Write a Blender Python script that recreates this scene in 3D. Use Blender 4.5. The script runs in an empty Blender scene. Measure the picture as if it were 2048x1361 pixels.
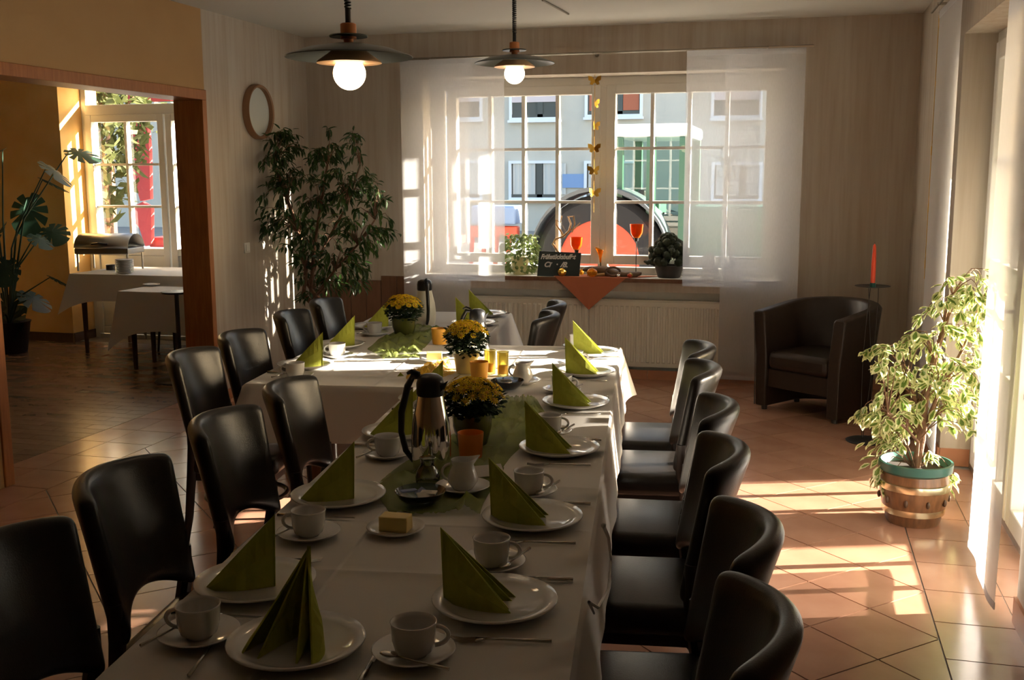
import bpy, bmesh, math, random
from mathutils import Vector as V, Matrix
R=math.radians
random.seed(7)
S=bpy.context.scene
COL=S.collection
# ------------------------------------------------------------------ camera
F=2118.54; PIT,ROLL,YAW=R(8.90744),R(-.22125),R(14.89166); CAMH=1.66; CX,CY=1024,680.5
fw=V((-math.sin(YAW)*math.cos(PIT),math.cos(YAW)*math.cos(PIT),-math.sin(PIT)))
rt0=V((math.cos(YAW),math.sin(YAW),0)); up0=rt0.cross(fw)
rt=rt0*math.cos(ROLL)+up0*math.sin(ROLL); up=-rt0*math.sin(ROLL)+up0*math.cos(ROLL)
CP=V((0,0,CAMH))
cd=bpy.data.cameras.new('camera'); cam=bpy.data.objects.new('camera',cd); COL.objects.link(cam)
cd.sensor_fit='HORIZONTAL'; cd.sensor_width=36; cd.lens=36*F/2048; cd.clip_start=.05; cd.clip_end=300
M=Matrix((rt,up,-fw)).transposed().to_4x4(); M.translation=CP; cam.matrix_world=M
S.camera=cam
def ray(x,y): return fw+rt*((x-CX)/F)-up*((y-CY)/F)
def WZ(x,y,z=0): d=ray(x,y); return CP+d*((z-CAMH)/d.z)
def WY(x,y,Y): d=ray(x,y); return CP+d*(Y/d.y)
def WX(x,y,X): d=ray(x,y); return CP+d*(X/d.x)
def PX(p):
    d=V(p)-CP; z=d.dot(fw); return CX+F*d.dot(rt)/z, CY-F*d.dot(up)/z, z
# ------------------------------------------------------------------ world, sun, exposure
S.view_settings.view_transform='Standard'; S.view_settings.look='None'
S.view_settings.gamma=1; S.view_settings.exposure=0.30; S.view_settings.use_curve_mapping=False
SUN_AZ=V((1,.355,0)).normalized(); SUN_EL=R(14.6)
w=bpy.data.worlds.new('world'); S.world=w; w.use_nodes=True
nt=w.node_tree; bg=nt.nodes['Background']
sky=nt.nodes.new('ShaderNodeTexSky'); sky.sky_type='NISHITA'; sky.sun_disc=False
sky.sun_elevation=SUN_EL; sky.sun_rotation=math.atan2(SUN_AZ.x,SUN_AZ.y); sky.air_density=1.0; sky.dust_density=2.5; sky.ozone_density=1.0
hsv=nt.nodes.new('ShaderNodeHueSaturation'); hsv.inputs['Saturation'].default_value=1.0
nt.links.new(sky.outputs[0],hsv.inputs['Color']); nt.links.new(hsv.outputs[0],bg.inputs[0]); bg.inputs[1].default_value=.60
sd=bpy.data.lights.new('sun','SUN'); sd.energy=47; sd.color=(1,.89,.74); sd.angle=R(.55)
so=bpy.data.objects.new('sun_offscreen',sd); COL.objects.link(so)
tosun=(SUN_AZ*math.cos(SUN_EL)+V((0,0,math.sin(SUN_EL)))).normalized()
so.rotation_euler=tosun.to_track_quat('Z','Y').to_euler(); so.location=(20,8,8)
# ------------------------------------------------------------------ materials
MATS={}
def nodes(name):
    m=bpy.data.materials.new(name); m.use_nodes=True; MATS[name]=m
    return m,m.node_tree.nodes,m.node_tree.links,m.node_tree.nodes['Principled BSDF']
def mat(name,col,rough=.5,metal=0,spec=.5,var=None,scale=20,bump=0,bscale=60,trans=0,coat=0,stretch=(1,1,1),emit=None,es=0,objvar=0,ior=None):
    m,n,l,b=nodes(name)
    b.inputs['Base Color'].default_value=(*col,1); b.inputs['Roughness'].default_value=rough; b.inputs['Metallic'].default_value=metal
    b.inputs['Specular IOR Level'].default_value=spec; b.inputs['Transmission Weight'].default_value=trans; b.inputs['Coat Weight'].default_value=coat
    if ior: b.inputs['IOR'].default_value=ior
    if emit: b.inputs['Emission Color'].default_value=(*emit,1); b.inputs['Emission Strength'].default_value=es
    tc=n.new('ShaderNodeTexCoord')
    last=None
    if var:
        mp=n.new('ShaderNodeMapping'); mp.inputs['Scale'].default_value=stretch
        l.new(tc.outputs['Object'],mp.inputs[0])
        tx=n.new('ShaderNodeTexNoise'); tx.inputs['Scale'].default_value=scale; tx.inputs['Detail'].default_value=6
        l.new(mp.outputs[0],tx.inputs[0])
        rp=n.new('ShaderNodeValToRGB'); rp.color_ramp.elements[0].position=.3; rp.color_ramp.elements[1].position=.7
        rp.color_ramp.elements[0].color=(*col,1); rp.color_ramp.elements[1].color=(*var,1)
        l.new(tx.outputs[0],rp.inputs[0]); last=rp.outputs[0]
    if objvar:
        oi=n.new('ShaderNodeObjectInfo'); h=n.new('ShaderNodeHueSaturation')
        mr=n.new('ShaderNodeMapRange'); mr.inputs['To Min'].default_value=1-objvar; mr.inputs['To Max'].default_value=1+objvar
        l.new(oi.outputs['Random'],mr.inputs[0]); l.new(mr.outputs[0],h.inputs['Value'])
        if last: l.new(last,h.inputs['Color'])
        else: h.inputs['Color'].default_value=(*col,1)
        last=h.outputs[0]
    if last: l.new(last,b.inputs['Base Color'])
    if bump:
        t2=n.new('ShaderNodeTexNoise'); t2.inputs['Scale'].default_value=bscale; t2.inputs['Detail'].default_value=4
        l.new(tc.outputs['Object'],t2.inputs[0])
        bp=n.new('ShaderNodeBump'); bp.inputs['Strength'].default_value=bump; bp.inputs['Distance'].default_value=.01
        l.new(t2.outputs[0],bp.inputs['Height']); l.new(bp.outputs[0],b.inputs['Normal'])
    return m
def wallpaper(name,a,bc,c):
    m,n,l,b=nodes(name); b.inputs['Roughness'].default_value=.85
    tc=n.new('ShaderNodeTexCoord')
    mp=n.new('ShaderNodeMapping'); mp.inputs['Scale'].default_value=(9,9,.55); l.new(tc.outputs['Object'],mp.inputs[0])
    t1=n.new('ShaderNodeTexNoise'); t1.inputs['Scale'].default_value=1.2; t1.inputs['Detail'].default_value=5; l.new(mp.outputs[0],t1.inputs[0])
    mp2=n.new('ShaderNodeMapping'); mp2.inputs['Scale'].default_value=(26,26,1.6); l.new(tc.outputs['Object'],mp2.inputs[0])
    t2=n.new('ShaderNodeTexNoise'); t2.inputs['Scale'].default_value=1; t2.inputs['Detail'].default_value=4; l.new(mp2.outputs[0],t2.inputs[0])
    r1=n.new('ShaderNodeValToRGB'); e=r1.color_ramp.elements; e[0].position=.34; e[1].position=.68; e[0].color=(*a,1); e[1].color=(*bc,1)
    l.new(t1.outputs[0],r1.inputs[0])
    r2=n.new('ShaderNodeValToRGB'); e=r2.color_ramp.elements; e[0].position=.45; e[1].position=.72; e[0].color=(0,0,0,1); e[1].color=(.45,.45,.45,1)
    l.new(t2.outputs[0],r2.inputs[0])
    mx=n.new('ShaderNodeMix'); mx.data_type='RGBA'; l.new(r2.outputs[0],mx.inputs['Factor']); l.new(r1.outputs[0],mx.inputs['A']); mx.inputs['B'].default_value=(*c,1)
    l.new(mx.outputs['Result'],b.inputs['Base Color'])
    bp=n.new('ShaderNodeBump'); bp.inputs['Strength'].default_value=.25; bp.inputs['Distance'].default_value=.01; l.new(t2.outputs[0],bp.inputs['Height']); l.new(bp.outputs[0],b.inputs['Normal'])
    return m
def sheer(name,col,transp,transl):
    m,n,l,b=nodes(name); n.remove(b); out=n['Material Output']
    tr=n.new('ShaderNodeBsdfTransparent'); df=n.new('ShaderNodeBsdfDiffuse'); df.inputs[0].default_value=(*col,1)
    tl=n.new('ShaderNodeBsdfTranslucent'); tl.inputs[0].default_value=(*col,1)
    m1=n.new('ShaderNodeMixShader'); m1.inputs[0].default_value=transl; l.new(df.outputs[0],m1.inputs[1]); l.new(tl.outputs[0],m1.inputs[2])
    tc=n.new('ShaderNodeTexCoord'); mp=n.new('ShaderNodeMapping'); mp.inputs['Scale'].default_value=(400,400,30); l.new(tc.outputs['Object'],mp.inputs[0])
    nz=n.new('ShaderNodeTexNoise'); nz.inputs['Scale'].default_value=1; l.new(mp.outputs[0],nz.inputs[0])
    mr=n.new('ShaderNodeMapRange'); mr.inputs['To Min'].default_value=1-transp-.06; mr.inputs['To Max'].default_value=1-transp+.06; l.new(nz.outputs[0],mr.inputs[0])
    m2=n.new('ShaderNodeMixShader'); l.new(mr.outputs[0],m2.inputs[0]); l.new(tr.outputs[0],m2.inputs[1]); l.new(m1.outputs[0],m2.inputs[2])
    l.new(m2.outputs[0],out.inputs[0]); return m
def glassm(name,tint=(1,1,1),gl=.06,rough=.0):
    m,n,l,b=nodes(name); n.remove(b); out=n['Material Output']
    tr=n.new('ShaderNodeBsdfTransparent'); tr.inputs[0].default_value=(*tint,1)
    g=n.new('ShaderNodeBsdfGlossy'); g.inputs['Roughness'].default_value=rough
    fr=n.new('ShaderNodeFresnel'); fr.inputs[0].default_value=1.45
    mm=n.new('ShaderNodeMath'); mm.operation='MULTIPLY'; mm.inputs[1].default_value=gl/.04; l.new(fr.outputs[0],mm.inputs[0])
    mx=n.new('ShaderNodeMixShader'); l.new(mm.outputs[0],mx.inputs[0]); l.new(tr.outputs[0],mx.inputs[1]); l.new(g.outputs[0],mx.inputs[2])
    l.new(mx.outputs[0],out.inputs[0]); return m
def leafm(name,col,col2,transl=.35,rough=.35):
    m,n,l,b=nodes(name); out=n['Material Output']
    tc=n.new('ShaderNodeTexCoord'); nz=n.new('ShaderNodeTexNoise'); nz.inputs['Scale'].default_value=8; l.new(tc.outputs['Object'],nz.inputs[0])
    oi=n.new('ShaderNodeObjectInfo'); ad=n.new('ShaderNodeMath'); ad.operation='ADD'; l.new(nz.outputs[0],ad.inputs[0]); l.new(oi.outputs['Random'],ad.inputs[1])
    md=n.new('ShaderNodeMath'); md.operation='MULTIPLY'; md.inputs[1].default_value=.5; l.new(ad.outputs[0],md.inputs[0])
    rp=n.new('ShaderNodeValToRGB'); e=rp.color_ramp.elements; e[0].position=.2; e[1].position=.8; e[0].color=(*col,1); e[1].color=(*col2,1); l.new(md.outputs[0],rp.inputs[0])
    l.new(rp.outputs[0],b.inputs['Base Color']); b.inputs['Roughness'].default_value=rough
    tl=n.new('ShaderNodeBsdfTranslucent'); l.new(rp.outputs[0],tl.inputs[0])
    mx=n.new('ShaderNodeMixShader'); mx.inputs[0].default_value=transl; l.new(b.outputs[0],mx.inputs[1]); l.new(tl.outputs[0],mx.inputs[2]); l.new(mx.outputs[0],out.inputs[0])
    return m
wallpaper('wallpaper',(.48,.41,.33),(.55,.50,.43),(.38,.29,.21))
mat('ceiling',(.66,.65,.60),.9,bump=.15,bscale=200)
mat('orange_wall',(.44,.265,.115),.9,var=(.47,.29,.13),scale=3,bump=.1,bscale=250)
mat('yellow_wall',(.80,.49,.16),.9,var=(.85,.57,.24),scale=4)
mat('white_paint',(.80,.79,.74),.55)
mat('plaster_white',(.76,.74,.68),.8)
mat('casing',(.40,.15,.04),.45,var=(.30,.10,.025),scale=6,stretch=(12,12,1))
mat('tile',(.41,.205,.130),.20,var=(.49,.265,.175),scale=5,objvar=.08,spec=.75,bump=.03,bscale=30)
mat('grout',(.25,.22,.19),.9)
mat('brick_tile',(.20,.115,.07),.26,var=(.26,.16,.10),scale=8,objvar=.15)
mat('base_tile',(.42,.18,.095),.3,var=(.48,.22,.12),scale=8,objvar=.06)
mat('leather',(.010,.009,.008),.30,var=(.015,.012,.010),scale=40,bump=.08,bscale=260,spec=.38)
mat('leather_brown',(.020,.011,.007),.45,var=(.028,.016,.010),scale=30,bump=.1,bscale=240)
mat('black_wood',(.020,.013,.010),.4)
mat('brown_wood',(.20,.075,.025),.4,var=(.13,.045,.016),scale=5,stretch=(10,10,1))
mat('dark_wood',(.09,.04,.02),.4,var=(.06,.026,.014),scale=5,stretch=(10,10,1))
mat('wainscot',(.20,.095,.05),.5,var=(.15,.07,.035),scale=4,stretch=(14,14,1))
mat('cloth',(.76,.73,.68),.85,bump=.05,bscale=500)
mat('napkin',(.40,.43,.045),.9,var=(.45,.48,.06),scale=60)
mat('porcelain',(.78,.77,.74),.10,spec=.6,coat=.4)
mat('steel',(.72,.70,.67),.07,metal=1)
mat('cutlery',(.62,.60,.56),.18,metal=1)
mat('dull_steel',(.45,.44,.42),.35,metal=1)
mat('black_plastic',(.012,.012,.013),.3)
mat('cream_plastic',(.66,.63,.52),.35)
mat('olive_pot',(.085,.09,.014),.16,coat=.4)
mat('cream_pot',(.78,.70,.36),.3)
mat('orange_wax',(.80,.22,.02),.35,trans=.1)
mat('yellow_wax',(.85,.42,.05),.4)
mat('soil',(.035,.022,.014),.95)
leafm('mum_leaf',(.012,.035,.010),(.030,.065,.016),.12,.75)
leafm('mum_petal',(.90,.60,.01),(.94,.72,.02),.5,.7)
mat('mum_heart',(.55,.28,.01),.8)
leafm('ficus_leaf',(.022,.055,.012),(.075,.150,.028),.35)
leafm('var_green',(.10,.18,.03),(.20,.30,.06),.4)
leafm('var_cream',(.62,.64,.30),(.72,.74,.44),.4)
leafm('monstera_leaf',(.015,.045,.030),(.03,.075,.045),.2,.55)
leafm('pale_leaf',(.22,.30,.10),(.52,.54,.22),.4)
leafm('tree_leaf',(.08,.10,.03),(.22,.22,.08),.4,.6)
mat('bark',(.22,.11,.06),.85,var=(.13,.07,.04),scale=40,bump=.4,bscale=90)
mat('butter',(.90,.68,.22),.45)
mat('gold',(.75,.45,.08),.28,metal=1)
mat('twig',(.42,.23,.09),.6,var=(.55,.33,.14),scale=30)
mat('driftwood',(.11,.065,.035),.6,var=(.18,.11,.06),scale=12,stretch=(1,6,6))
mat('terracotta_cloth',(.50,.16,.075),.9)
mat('slate',(.030,.045,.048),.45)
mat('chalk',(.80,.80,.78),.9)
mat('cactus',(.022,.034,.018),.7,var=(.04,.055,.03),scale=60,bump=.5,bscale=120)
mat('dark_pot',(.022,.016,.013),.5)
mat('rail_metal',(.30,.27,.22),.35,metal=.8)
mat('radiator',(.74,.70,.60),.45)
mat('shade',(.075,.085,.075),.35,metal=.3)
mat('shade_in',(.80,.50,.28),.4)
mat('lamp_wood',(.55,.19,.05),.45)
mat('bulb',(.9,.85,.7),.3,emit=(1,.76,.46),es=5)
mat('candle_red',(.75,.07,.02),.4)
mat('iron',(.03,.03,.03),.45,metal=.6)
mat('plastic_green',(.03,.12,.10),.35)
mat('barrel',(.26,.12,.05),.35,var=(.15,.07,.03),scale=9,stretch=(6,6,1),coat=.3)
mat('barrel_dark',(.10,.055,.03),.4)
mat('brass',(.72,.66,.46),.25,metal=1)
mat('painted_reflection',(.60,.64,.62),.3,coat=.3)  # mirror's pale reflection put into a flat base colour
mat('clay_frame',(.26,.13,.06),.5)
sheer('sheer_white',(.84,.85,.88),.46,.62)
sheer('sheer_door',(.84,.85,.88),.22,.55)
sheer('organza',(.31,.37,.11),.36,.5)
sheer('organza_yellow',(.75,.50,.08),.45,.5)
glassm('glass'); glassm('clear_glass',(.95,.97,.96),.10); glassm('blue_glass',(.55,.68,.85),.10)
mat('yellow_glass',(.98,.86,.30),.08,trans=.9,ior=1.25)
mat('orange_glass',(.95,.22,.02),.1,trans=.65,ior=1.2)
mat('amber_glass',(.95,.45,.04),.1,trans=.7,ior=1.2)
glassm('far_pane',(.25,.28,.28),.16); glassm('cab_glass',(.50,.66,.58),.10)
mat('facade',(.56,.53,.46),.9,var=(.51,.49,.43),scale=1.5,bump=.2,bscale=40)
mat('far_frame',(.74,.78,.82),.6); mat('far_dark',(.06,.07,.07),.3); mat('far_blind',(.62,.54,.55),.7); mat('far_curtain',(.55,.55,.52),.9)
mat('far_red',(.40,.12,.06),.7); mat('roof_far',(.30,.10,.05),.8)
mat('street',(.20,.20,.20),.9,var=(.25,.25,.24),scale=2)
mat('tractor_green',(.045,.13,.085),.4); mat('tractor_white',(.72,.80,.82),.4); mat('tyre',(.022,.022,.024),.9)
mat('rim_red',(.62,.07,.03),.45); mat('fender',(.085,.10,.115),.5); mat('blue_paint',(.20,.32,.55),.5)
mat('trailer_green',(.10,.34,.26),.6); mat('trailer_red',(.55,.06,.06),.55)
mat('paper',(.75,.72,.66),.8); mat('sachet_blue',(.25,.32,.55),.6); mat('sachet_red',(.55,.08,.05),.6)
# ------------------------------------------------------------------ mesh helpers
class MB:
    def __init__(s): s.v=[]; s.f=[]; s.mi=[]; s.m=0
    def add(s,vs,fs):
        k=len(s.v); s.v+= [tuple(p) for p in vs]; s.f+=[tuple(i+k for i in f) for f in fs]; s.mi+=[s.m]*len(fs); return s
    def box(s,x0,x1,y0,y1,z0,z1,mx=None):
        vs=[V((x,y,z)) for z in (z0,z1) for y in (y0,y1) for x in (x0,x1)]
        if mx: vs=[mx@p for p in vs]
        return s.add(vs,[(0,2,3,1),(4,5,7,6),(0,1,5,4),(2,6,7,3),(0,4,6,2),(1,3,7,5)])
    def prism(s,poly,z0,z1):
        n=len(poly); vs=[(x,y,z0) for x,y in poly]+[(x,y,z1) for x,y in poly]
        return s.add(vs,[tuple(range(n))[::-1],tuple(range(n,2*n))]+[(i,(i+1)%n,n+(i+1)%n,n+i) for i in range(n)])
    def lathe(s,prof,n=24,c=(0,0,0),mx=None,sq=None):
        vs=[];fs=[];c=V(c)
        for r,z in prof:
            for i in range(n):
                a=2*math.pi*i/n; p=V((r*math.cos(a),r*math.sin(a),z))
                if mx: p=mx@p
                vs.append(p+c)
        m=len(prof)
        for j in range(m-1):
            for i in range(n): fs.append((j*n+i,j*n+(i+1)%n,(j+1)*n+(i+1)%n,(j+1)*n+i))
        if prof[0][0]>1e-6: fs.append(tuple(range(n))[::-1])
        if prof[-1][0]>1e-6: fs.append(tuple((m-1)*n+i for i in range(n)))
        return s.add(vs,fs)
    def tube(s,pts,r,n=8,closed=False):
        pts=[V(p) for p in pts]; m=len(pts); rs=r if isinstance(r,(list,tuple)) else [r]*m
        vs=[];fs=[];ref=None
        for i,p in enumerate(pts):
            if closed: t=pts[(i+1)%m]-pts[i-1]
            else: t=pts[min(i+1,m-1)]-pts[max(i-1,0)]
            t=t.normalized() if t.length>1e-9 else V((0,0,1))
            if ref is None: ref=t.orthogonal().normalized()
            ref=(ref-t*ref.dot(t)); ref=ref.normalized() if ref.length>1e-6 else t.orthogonal().normalized()
            b=t.cross(ref)
            for k in range(n):
                a=2*math.pi*k/n; vs.append(p+(ref*math.cos(a)+b*math.sin(a))*rs[i])
        for i in range(m if closed else m-1):
            j=(i+1)%m
            for k in range(n): fs.append((i*n+k,i*n+(k+1)%n,j*n+(k+1)%n,j*n+k))
        if not closed: fs+= [tuple(range(n))[::-1],tuple((m-1)*n+k for k in range(n))]
        return s.add(vs,fs)
    def sphere(s,c,r,n=16,m=10,sc=(1,1,1)):
        prof=[(max(r*math.sin(math.pi*j/m),1e-5),-r*math.cos(math.pi*j/m)) for j in range(m+1)]
        return s.lathe(prof,n,c,Matrix.Diagonal((*sc,)).to_4x4() if sc!=(1,1,1) else None)
    def grid(s,fn,nu,nv):
        vs=[fn(i/nu,j/nv) for j in range(nv+1) for i in range(nu+1)]
        return s.add(vs,[(j*(nu+1)+i,j*(nu+1)+i+1,(j+1)*(nu+1)+i+1,(j+1)*(nu+1)+i) for j in range(nv) for i in range(nu)])
    def mesh(s,name,mats,smooth=False):
        me=bpy.data.meshes.new(name); me.from_pydata(s.v,[],s.f)
        for mm in (mats if isinstance(mats,(list,tuple)) else [mats]): me.materials.append(MATS[mm])
        for p,k in zip(me.polygons,s.mi): p.material_index=k; p.use_smooth=smooth
        bm=bmesh.new(); bm.from_mesh(me); bmesh.ops.recalc_face_normals(bm,faces=bm.faces); bm.to_mesh(me); bm.free()
        return me
    def build(s,name,mats,parent=None,smooth=False,bevel=0,solid=0,sub=0,loc=None,rz=0,auto=True):
        return obj(name,s.mesh(name,mats,smooth),parent,bevel,solid,sub,loc,rz,smooth and auto)
def obj(name,me,parent=None,bevel=0,solid=0,sub=0,loc=None,rz=0,edge=False):
    o=bpy.data.objects.new(name,me); COL.objects.link(o)
    if parent: o.parent=parent
    if loc is not None: o.location=loc
    if rz: o.rotation_euler=(0,0,rz)
    if solid: q=o.modifiers.new('solid','SOLIDIFY'); q.thickness=solid; q.offset=0
    if bevel: q=o.modifiers.new('bevel','BEVEL'); q.width=bevel; q.segments=3; q.limit_method='ANGLE'; q.angle_limit=R(35)
    if sub: q=o.modifiers.new('sub','SUBSURF'); q.levels=sub; q.render_levels=sub
    if edge:
        try: me.set_sharp_from_angle(angle=R(45))
        except Exception: pass
    return o
def tag(o,label,cat,group=None):
    o['label']=label; o['category']=cat
    if group: o['group']=group
    return o
def struct(o): o['kind']='structure'; return o
def empty(name,loc=(0,0,0),rz=0):
    o=bpy.data.objects.new(name,None); COL.objects.link(o); o.location=loc; o.rotation_euler=(0,0,rz); o.empty_display_size=.1; return o
def thing(name,label,cat,loc=(0,0,0),rz=0,group=None): return tag(empty(name,loc,rz),label,cat,group)
def dup(o,parent=None):
    c=o.copy(); COL.objects.link(c); c.parent=parent
    for ch in list(o.children): dup(ch,c)
    return c
def arc(c,r,a0,a1,n,f): return [f(c,r,a0+(a1-a0)*i/n) for i in range(n+1)]
# ------------------------------------------------------------------ room shell
XL,XR,YB,ZC=-4.064,.85,8.5,2.81          # left wall, right wall, back wall, ceiling
YN=-2.2                                   # wall behind the camera
WX0,WX1,WZ0,WZ1=-3.02,-.11,.825,2.447     # back window recess
YO=8.98                                   # outer face of back wall
JY0,JY1,JZ=4.70,6.80,2.185                # opening in the left wall
DY0,DY1,DZ=4.10,6.335,2.40                # terrace door opening in the right wall
def wallmesh(name,m,boxes,parent=None):
    b=MB()
    for q in boxes: b.box(*q)
    return struct(b.build(name,m,parent))
wallmesh('wall_back','wallpaper',[(XL-.28,WX0,YB,YO,-.1,3),(WX1,XR+.35,YB,YO,-.1,3),(WX0,WX1,YB,YO,WZ1,3),(WX0,WX1,YB+.14,YO,-.1,.715),(WX0,WX1,YB,YO,.715,WZ0-.03)])
wallmesh('wall_right','wallpaper',[(XR,XR+.35,DY1,YB,-.1,3),(XR,XR+.35,YN,DY0,-.1,3),(XR,XR+.35,DY0,DY1,DZ,3)])
wallmesh('wall_left','wallpaper',[(XL-.21,XL,JY1+.05,YB,-.1,3)])
wallmesh('wall_left_orange','orange_wall',[(XL-.21,XL,JY0-.06,JY1+.05,JZ+.065,3),(XL-.21,XL,YN,JY0-.06,-.1,3)])
wallmesh('wall_near','orange_wall',[(-9.2,XR+.35,YN-.2,YN,-.1,3)])
b=MB(); b.prism([(1.24,2.4),(6.0,2.4),(6.0,6.95),(4.3,6.95),(4.3,8.2),(1.24,8.2)],2.62,2.76); struct(b.build('added_shade_canopy','plaster_white'))  # unseen canopy and posts, added and shaped to cut off sun through the door
for x,y in ((5.9,2.5),(4.21,8.1),(5.93,6.87)):
    b=MB(); b.box(x-.06,x+.06,y-.06,y+.06,-.12,2.62); struct(b.build('added_shade_canopy_post','plaster_white'))
wallmesh('ceiling','ceiling',[(-9.2,XR+.35,YN-.2,9.7,ZC,3.0)])
# side room seen through the opening
YS,YSW=9.08,9.42; XS=-6.99
wallmesh('wall_side_room_back','yellow_wall',[(-9.2,XS,YS,YS+.6,-.1,3)])
wallmesh('wall_side_room_left','yellow_wall',[(-9.2,-9.0,YN,YS,-.1,3)])
wallmesh('wall_side_room_window','plaster_white',[(XS,XL-.21,YS+.24,YS+.6,2.62,3),(-4.45,XL-.21,YS,YS+.6,-.1,2.62)])
wallmesh('wall_back_corner','plaster_white',[(XL-.28,XL-.02,YO,YS+.6,-.1,3)])
# opening casing
b=MB(); b.box(XL-.222,XL+.013,JY0-.07,JY1+.055,JZ,JZ+.07); struct(b.build('trim_1','casing',bevel=.004))
b=MB(); b.box(XL-.22,XL+.012,JY1,JY1+.055,0,JZ); struct(b.build('trim_2','casing',bevel=.004))
b=MB(); b.box(XL-.22,XL+.012,JY0-.07,JY0,0,JZ); struct(b.build('trim_3','casing',bevel=.004))
# floor: grout bed with single tiles
b=MB(); b.box(-9.2,XR+.35,YN-.2,9.7,-.1,-.004); floor=struct(b.build('floor','grout'))
TS=.318; TD=TS*math.sqrt(2); BX=.557; BL=-3.82; Y0T=4.095
def clip(poly,ax,val,sgn):
    out=[]
    for i in range(len(poly)):
        p,q=poly[i],poly[(i+1)%len(poly)]
        dp,dq=sgn*(val-p[ax]),sgn*(val-q[ax])
        if dp>=0: out.append(p)
        if (dp>=0)!=(dq>=0):
            t=dp/(dp-dq); out.append((p[0]+t*(q[0]-p[0]),p[1]+t*(q[1]-p[1])))
    return out
tiles=[]  # (poly, centre, full, kind)
g=.0030; h=TD/2-g*1.414
i0=int((BL-BX)/(TD/2))-2
for i in range(i0,2):
    for j in range(int((YN-Y0T)/(TD/2))-1,int((YB-Y0T)/(TD/2))+2):
        if (i+j)%2: continue
        cx,cy=BX+i*TD/2,Y0T+j*TD/2
        po=[(cx+h,cy),(cx,cy+h),(cx-h,cy),(cx,cy-h)]
        full=cx+h<=BX+1e-3 and cx-h>=BL and cy+h<=YB and cy-h>=YN
        q=po
        if not full:
            for ax,val,sg in ((0,BX-g,1),(0,BL+g,-1),(1,YB,1),(1,YN,-1)): q=clip(q,ax,val,sg) if q else q
        if len(q)>2: tiles.append((q,(cx,cy),full,'d'))
for k in range(-25,20):
    y=4.029+k*.319
    if y>YB or y+.319<YN: continue
    for (x0,x1) in ((BX+g,XR-.002),(-4.137,BL-g)):
        tiles.append(([(x0,y+g),(x1,y+g),(x1,min(y+.319,YB)-g),(x0,min(y+.319,YB)-g)],((x0+x1)/2,y+.16),False,'b'))
    if JY0-.3<y+.1<JY1: tiles.append(([(-4.35,y+g),(-4.141,y+g),(-4.141,y+.319-g),(-4.35,y+.319-g)],(-4.25,y+.16),False,'b'))
    if DY0<y+.16<DY1: tiles.append(([(XR+.002,y+g),(1.03,y+g),(1.03,y+.319-g),(XR+.002,y+.319-g)],(.94,y+.16),False,'b'))
def vis(c):
    d=V((c[0],c[1],0))-CP
    if d.dot(fw)<.3: return False
    x,y,z=PX((c[0],c[1],0)); return -80<x<2128 and y<1480
tiles.sort(key=lambda t:(not vis(t[1]),(t[1][0]**2+t[1][1]**2)))
fm=MB(); fm.prism([(h,0),(0,h),(-h,0),(0,-h)],-.006,0); fme=fm.mesh('tile','tile')
rest=MB()
for k,(q,c,full,kd) in enumerate(tiles):
    if k<300 and vis(c):
        if full: obj('tile',fme,floor,loc=(c[0],c[1],0))
        else:
            m1=MB(); m1.prism([(x-c[0],y-c[1]) for x,y in q],-.006,0); m1.build('tile','tile',floor,loc=(c[0],c[1],0))
    else: rest.prism(q,-.006,0)
o=rest.build('remaining_tiles','tile',floor); o['kind']='stuff'
# side room floor: small brown tiles in running bond
bt=[]; BW,BH=.335,.112
for r in range(0,42):
    for c in range(-1,16):
        x1=-4.355-c*BW+(BW/2 if r%2 else 0); x0=x1-BW; y0=4.45+r*BH
        x1=min(x1,-4.354)
        if x1-x0<.03: continue
        bt.append((x0+.002,x1-.002,y0+.002,y0+BH-.002))
bt.sort(key=lambda t:(not (lambda p:-40<p[0]<480)(PX((t[0],t[2],0))),t[2]))
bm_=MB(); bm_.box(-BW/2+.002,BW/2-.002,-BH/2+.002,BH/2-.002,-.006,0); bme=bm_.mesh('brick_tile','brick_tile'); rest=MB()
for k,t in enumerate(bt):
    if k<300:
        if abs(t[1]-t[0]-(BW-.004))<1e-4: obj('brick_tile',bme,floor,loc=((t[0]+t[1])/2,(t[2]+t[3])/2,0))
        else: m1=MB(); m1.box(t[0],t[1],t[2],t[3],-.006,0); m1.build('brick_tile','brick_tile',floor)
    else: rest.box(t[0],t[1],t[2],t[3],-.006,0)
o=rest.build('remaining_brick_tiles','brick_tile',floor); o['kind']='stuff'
# baseboards made of tiles
def baseb(name,p0,p1,nrm,hh=.075,L=.319,m='base_tile'):
    e=struct(empty(name)); p0,p1=V(p0),V(p1); d=(p1-p0); n=max(1,round(d.length/L)); nv=V(nrm)
    for k in range(n):
        a=p0+d*(k/n); c=p0+d*((k+1)/n); a=a+d.normalized()*.0015; c=c-d.normalized()*.0015
        mb=MB(); vs=[a,c,c+nv*.012,a+nv*.012]; mb.add([tuple(q) for q in vs]+[(q.x,q.y,hh) for q in vs],[(3,2,1,0),(4,5,6,7),(0,1,5,4),(1,2,6,5),(2,3,7,6),(3,0,4,7)])
        mb.build('skirting_tile',m,e)
baseb('baseboard_back',(XL,YB,0),(XR,YB,0),(0,-1,0))
baseb('baseboard_right',(XR,.5,0),(XR,DY0,0),(-1,0,0),.10)
baseb('baseboard_right_far',(XR,DY1,0),(XR,YB,0),(-1,0,0),.10)
baseb('baseboard_reveal',(XR,DY1,0),(1.01,DY1,0),(0,-1,0),.10,.2)
baseb('baseboard_left',(XL,JY1+.06,0),(XL,YB,0),(1,0,0))
baseb('baseboard_side_room',(-9,YS,0),(XS,YS,0),(0,-1,0),.09,m='dark_wood')
baseb('baseboard_side_reveal',(XS,YS,0),(XS,YSW,0),(1,0,0),.09,m='dark_wood')
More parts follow.
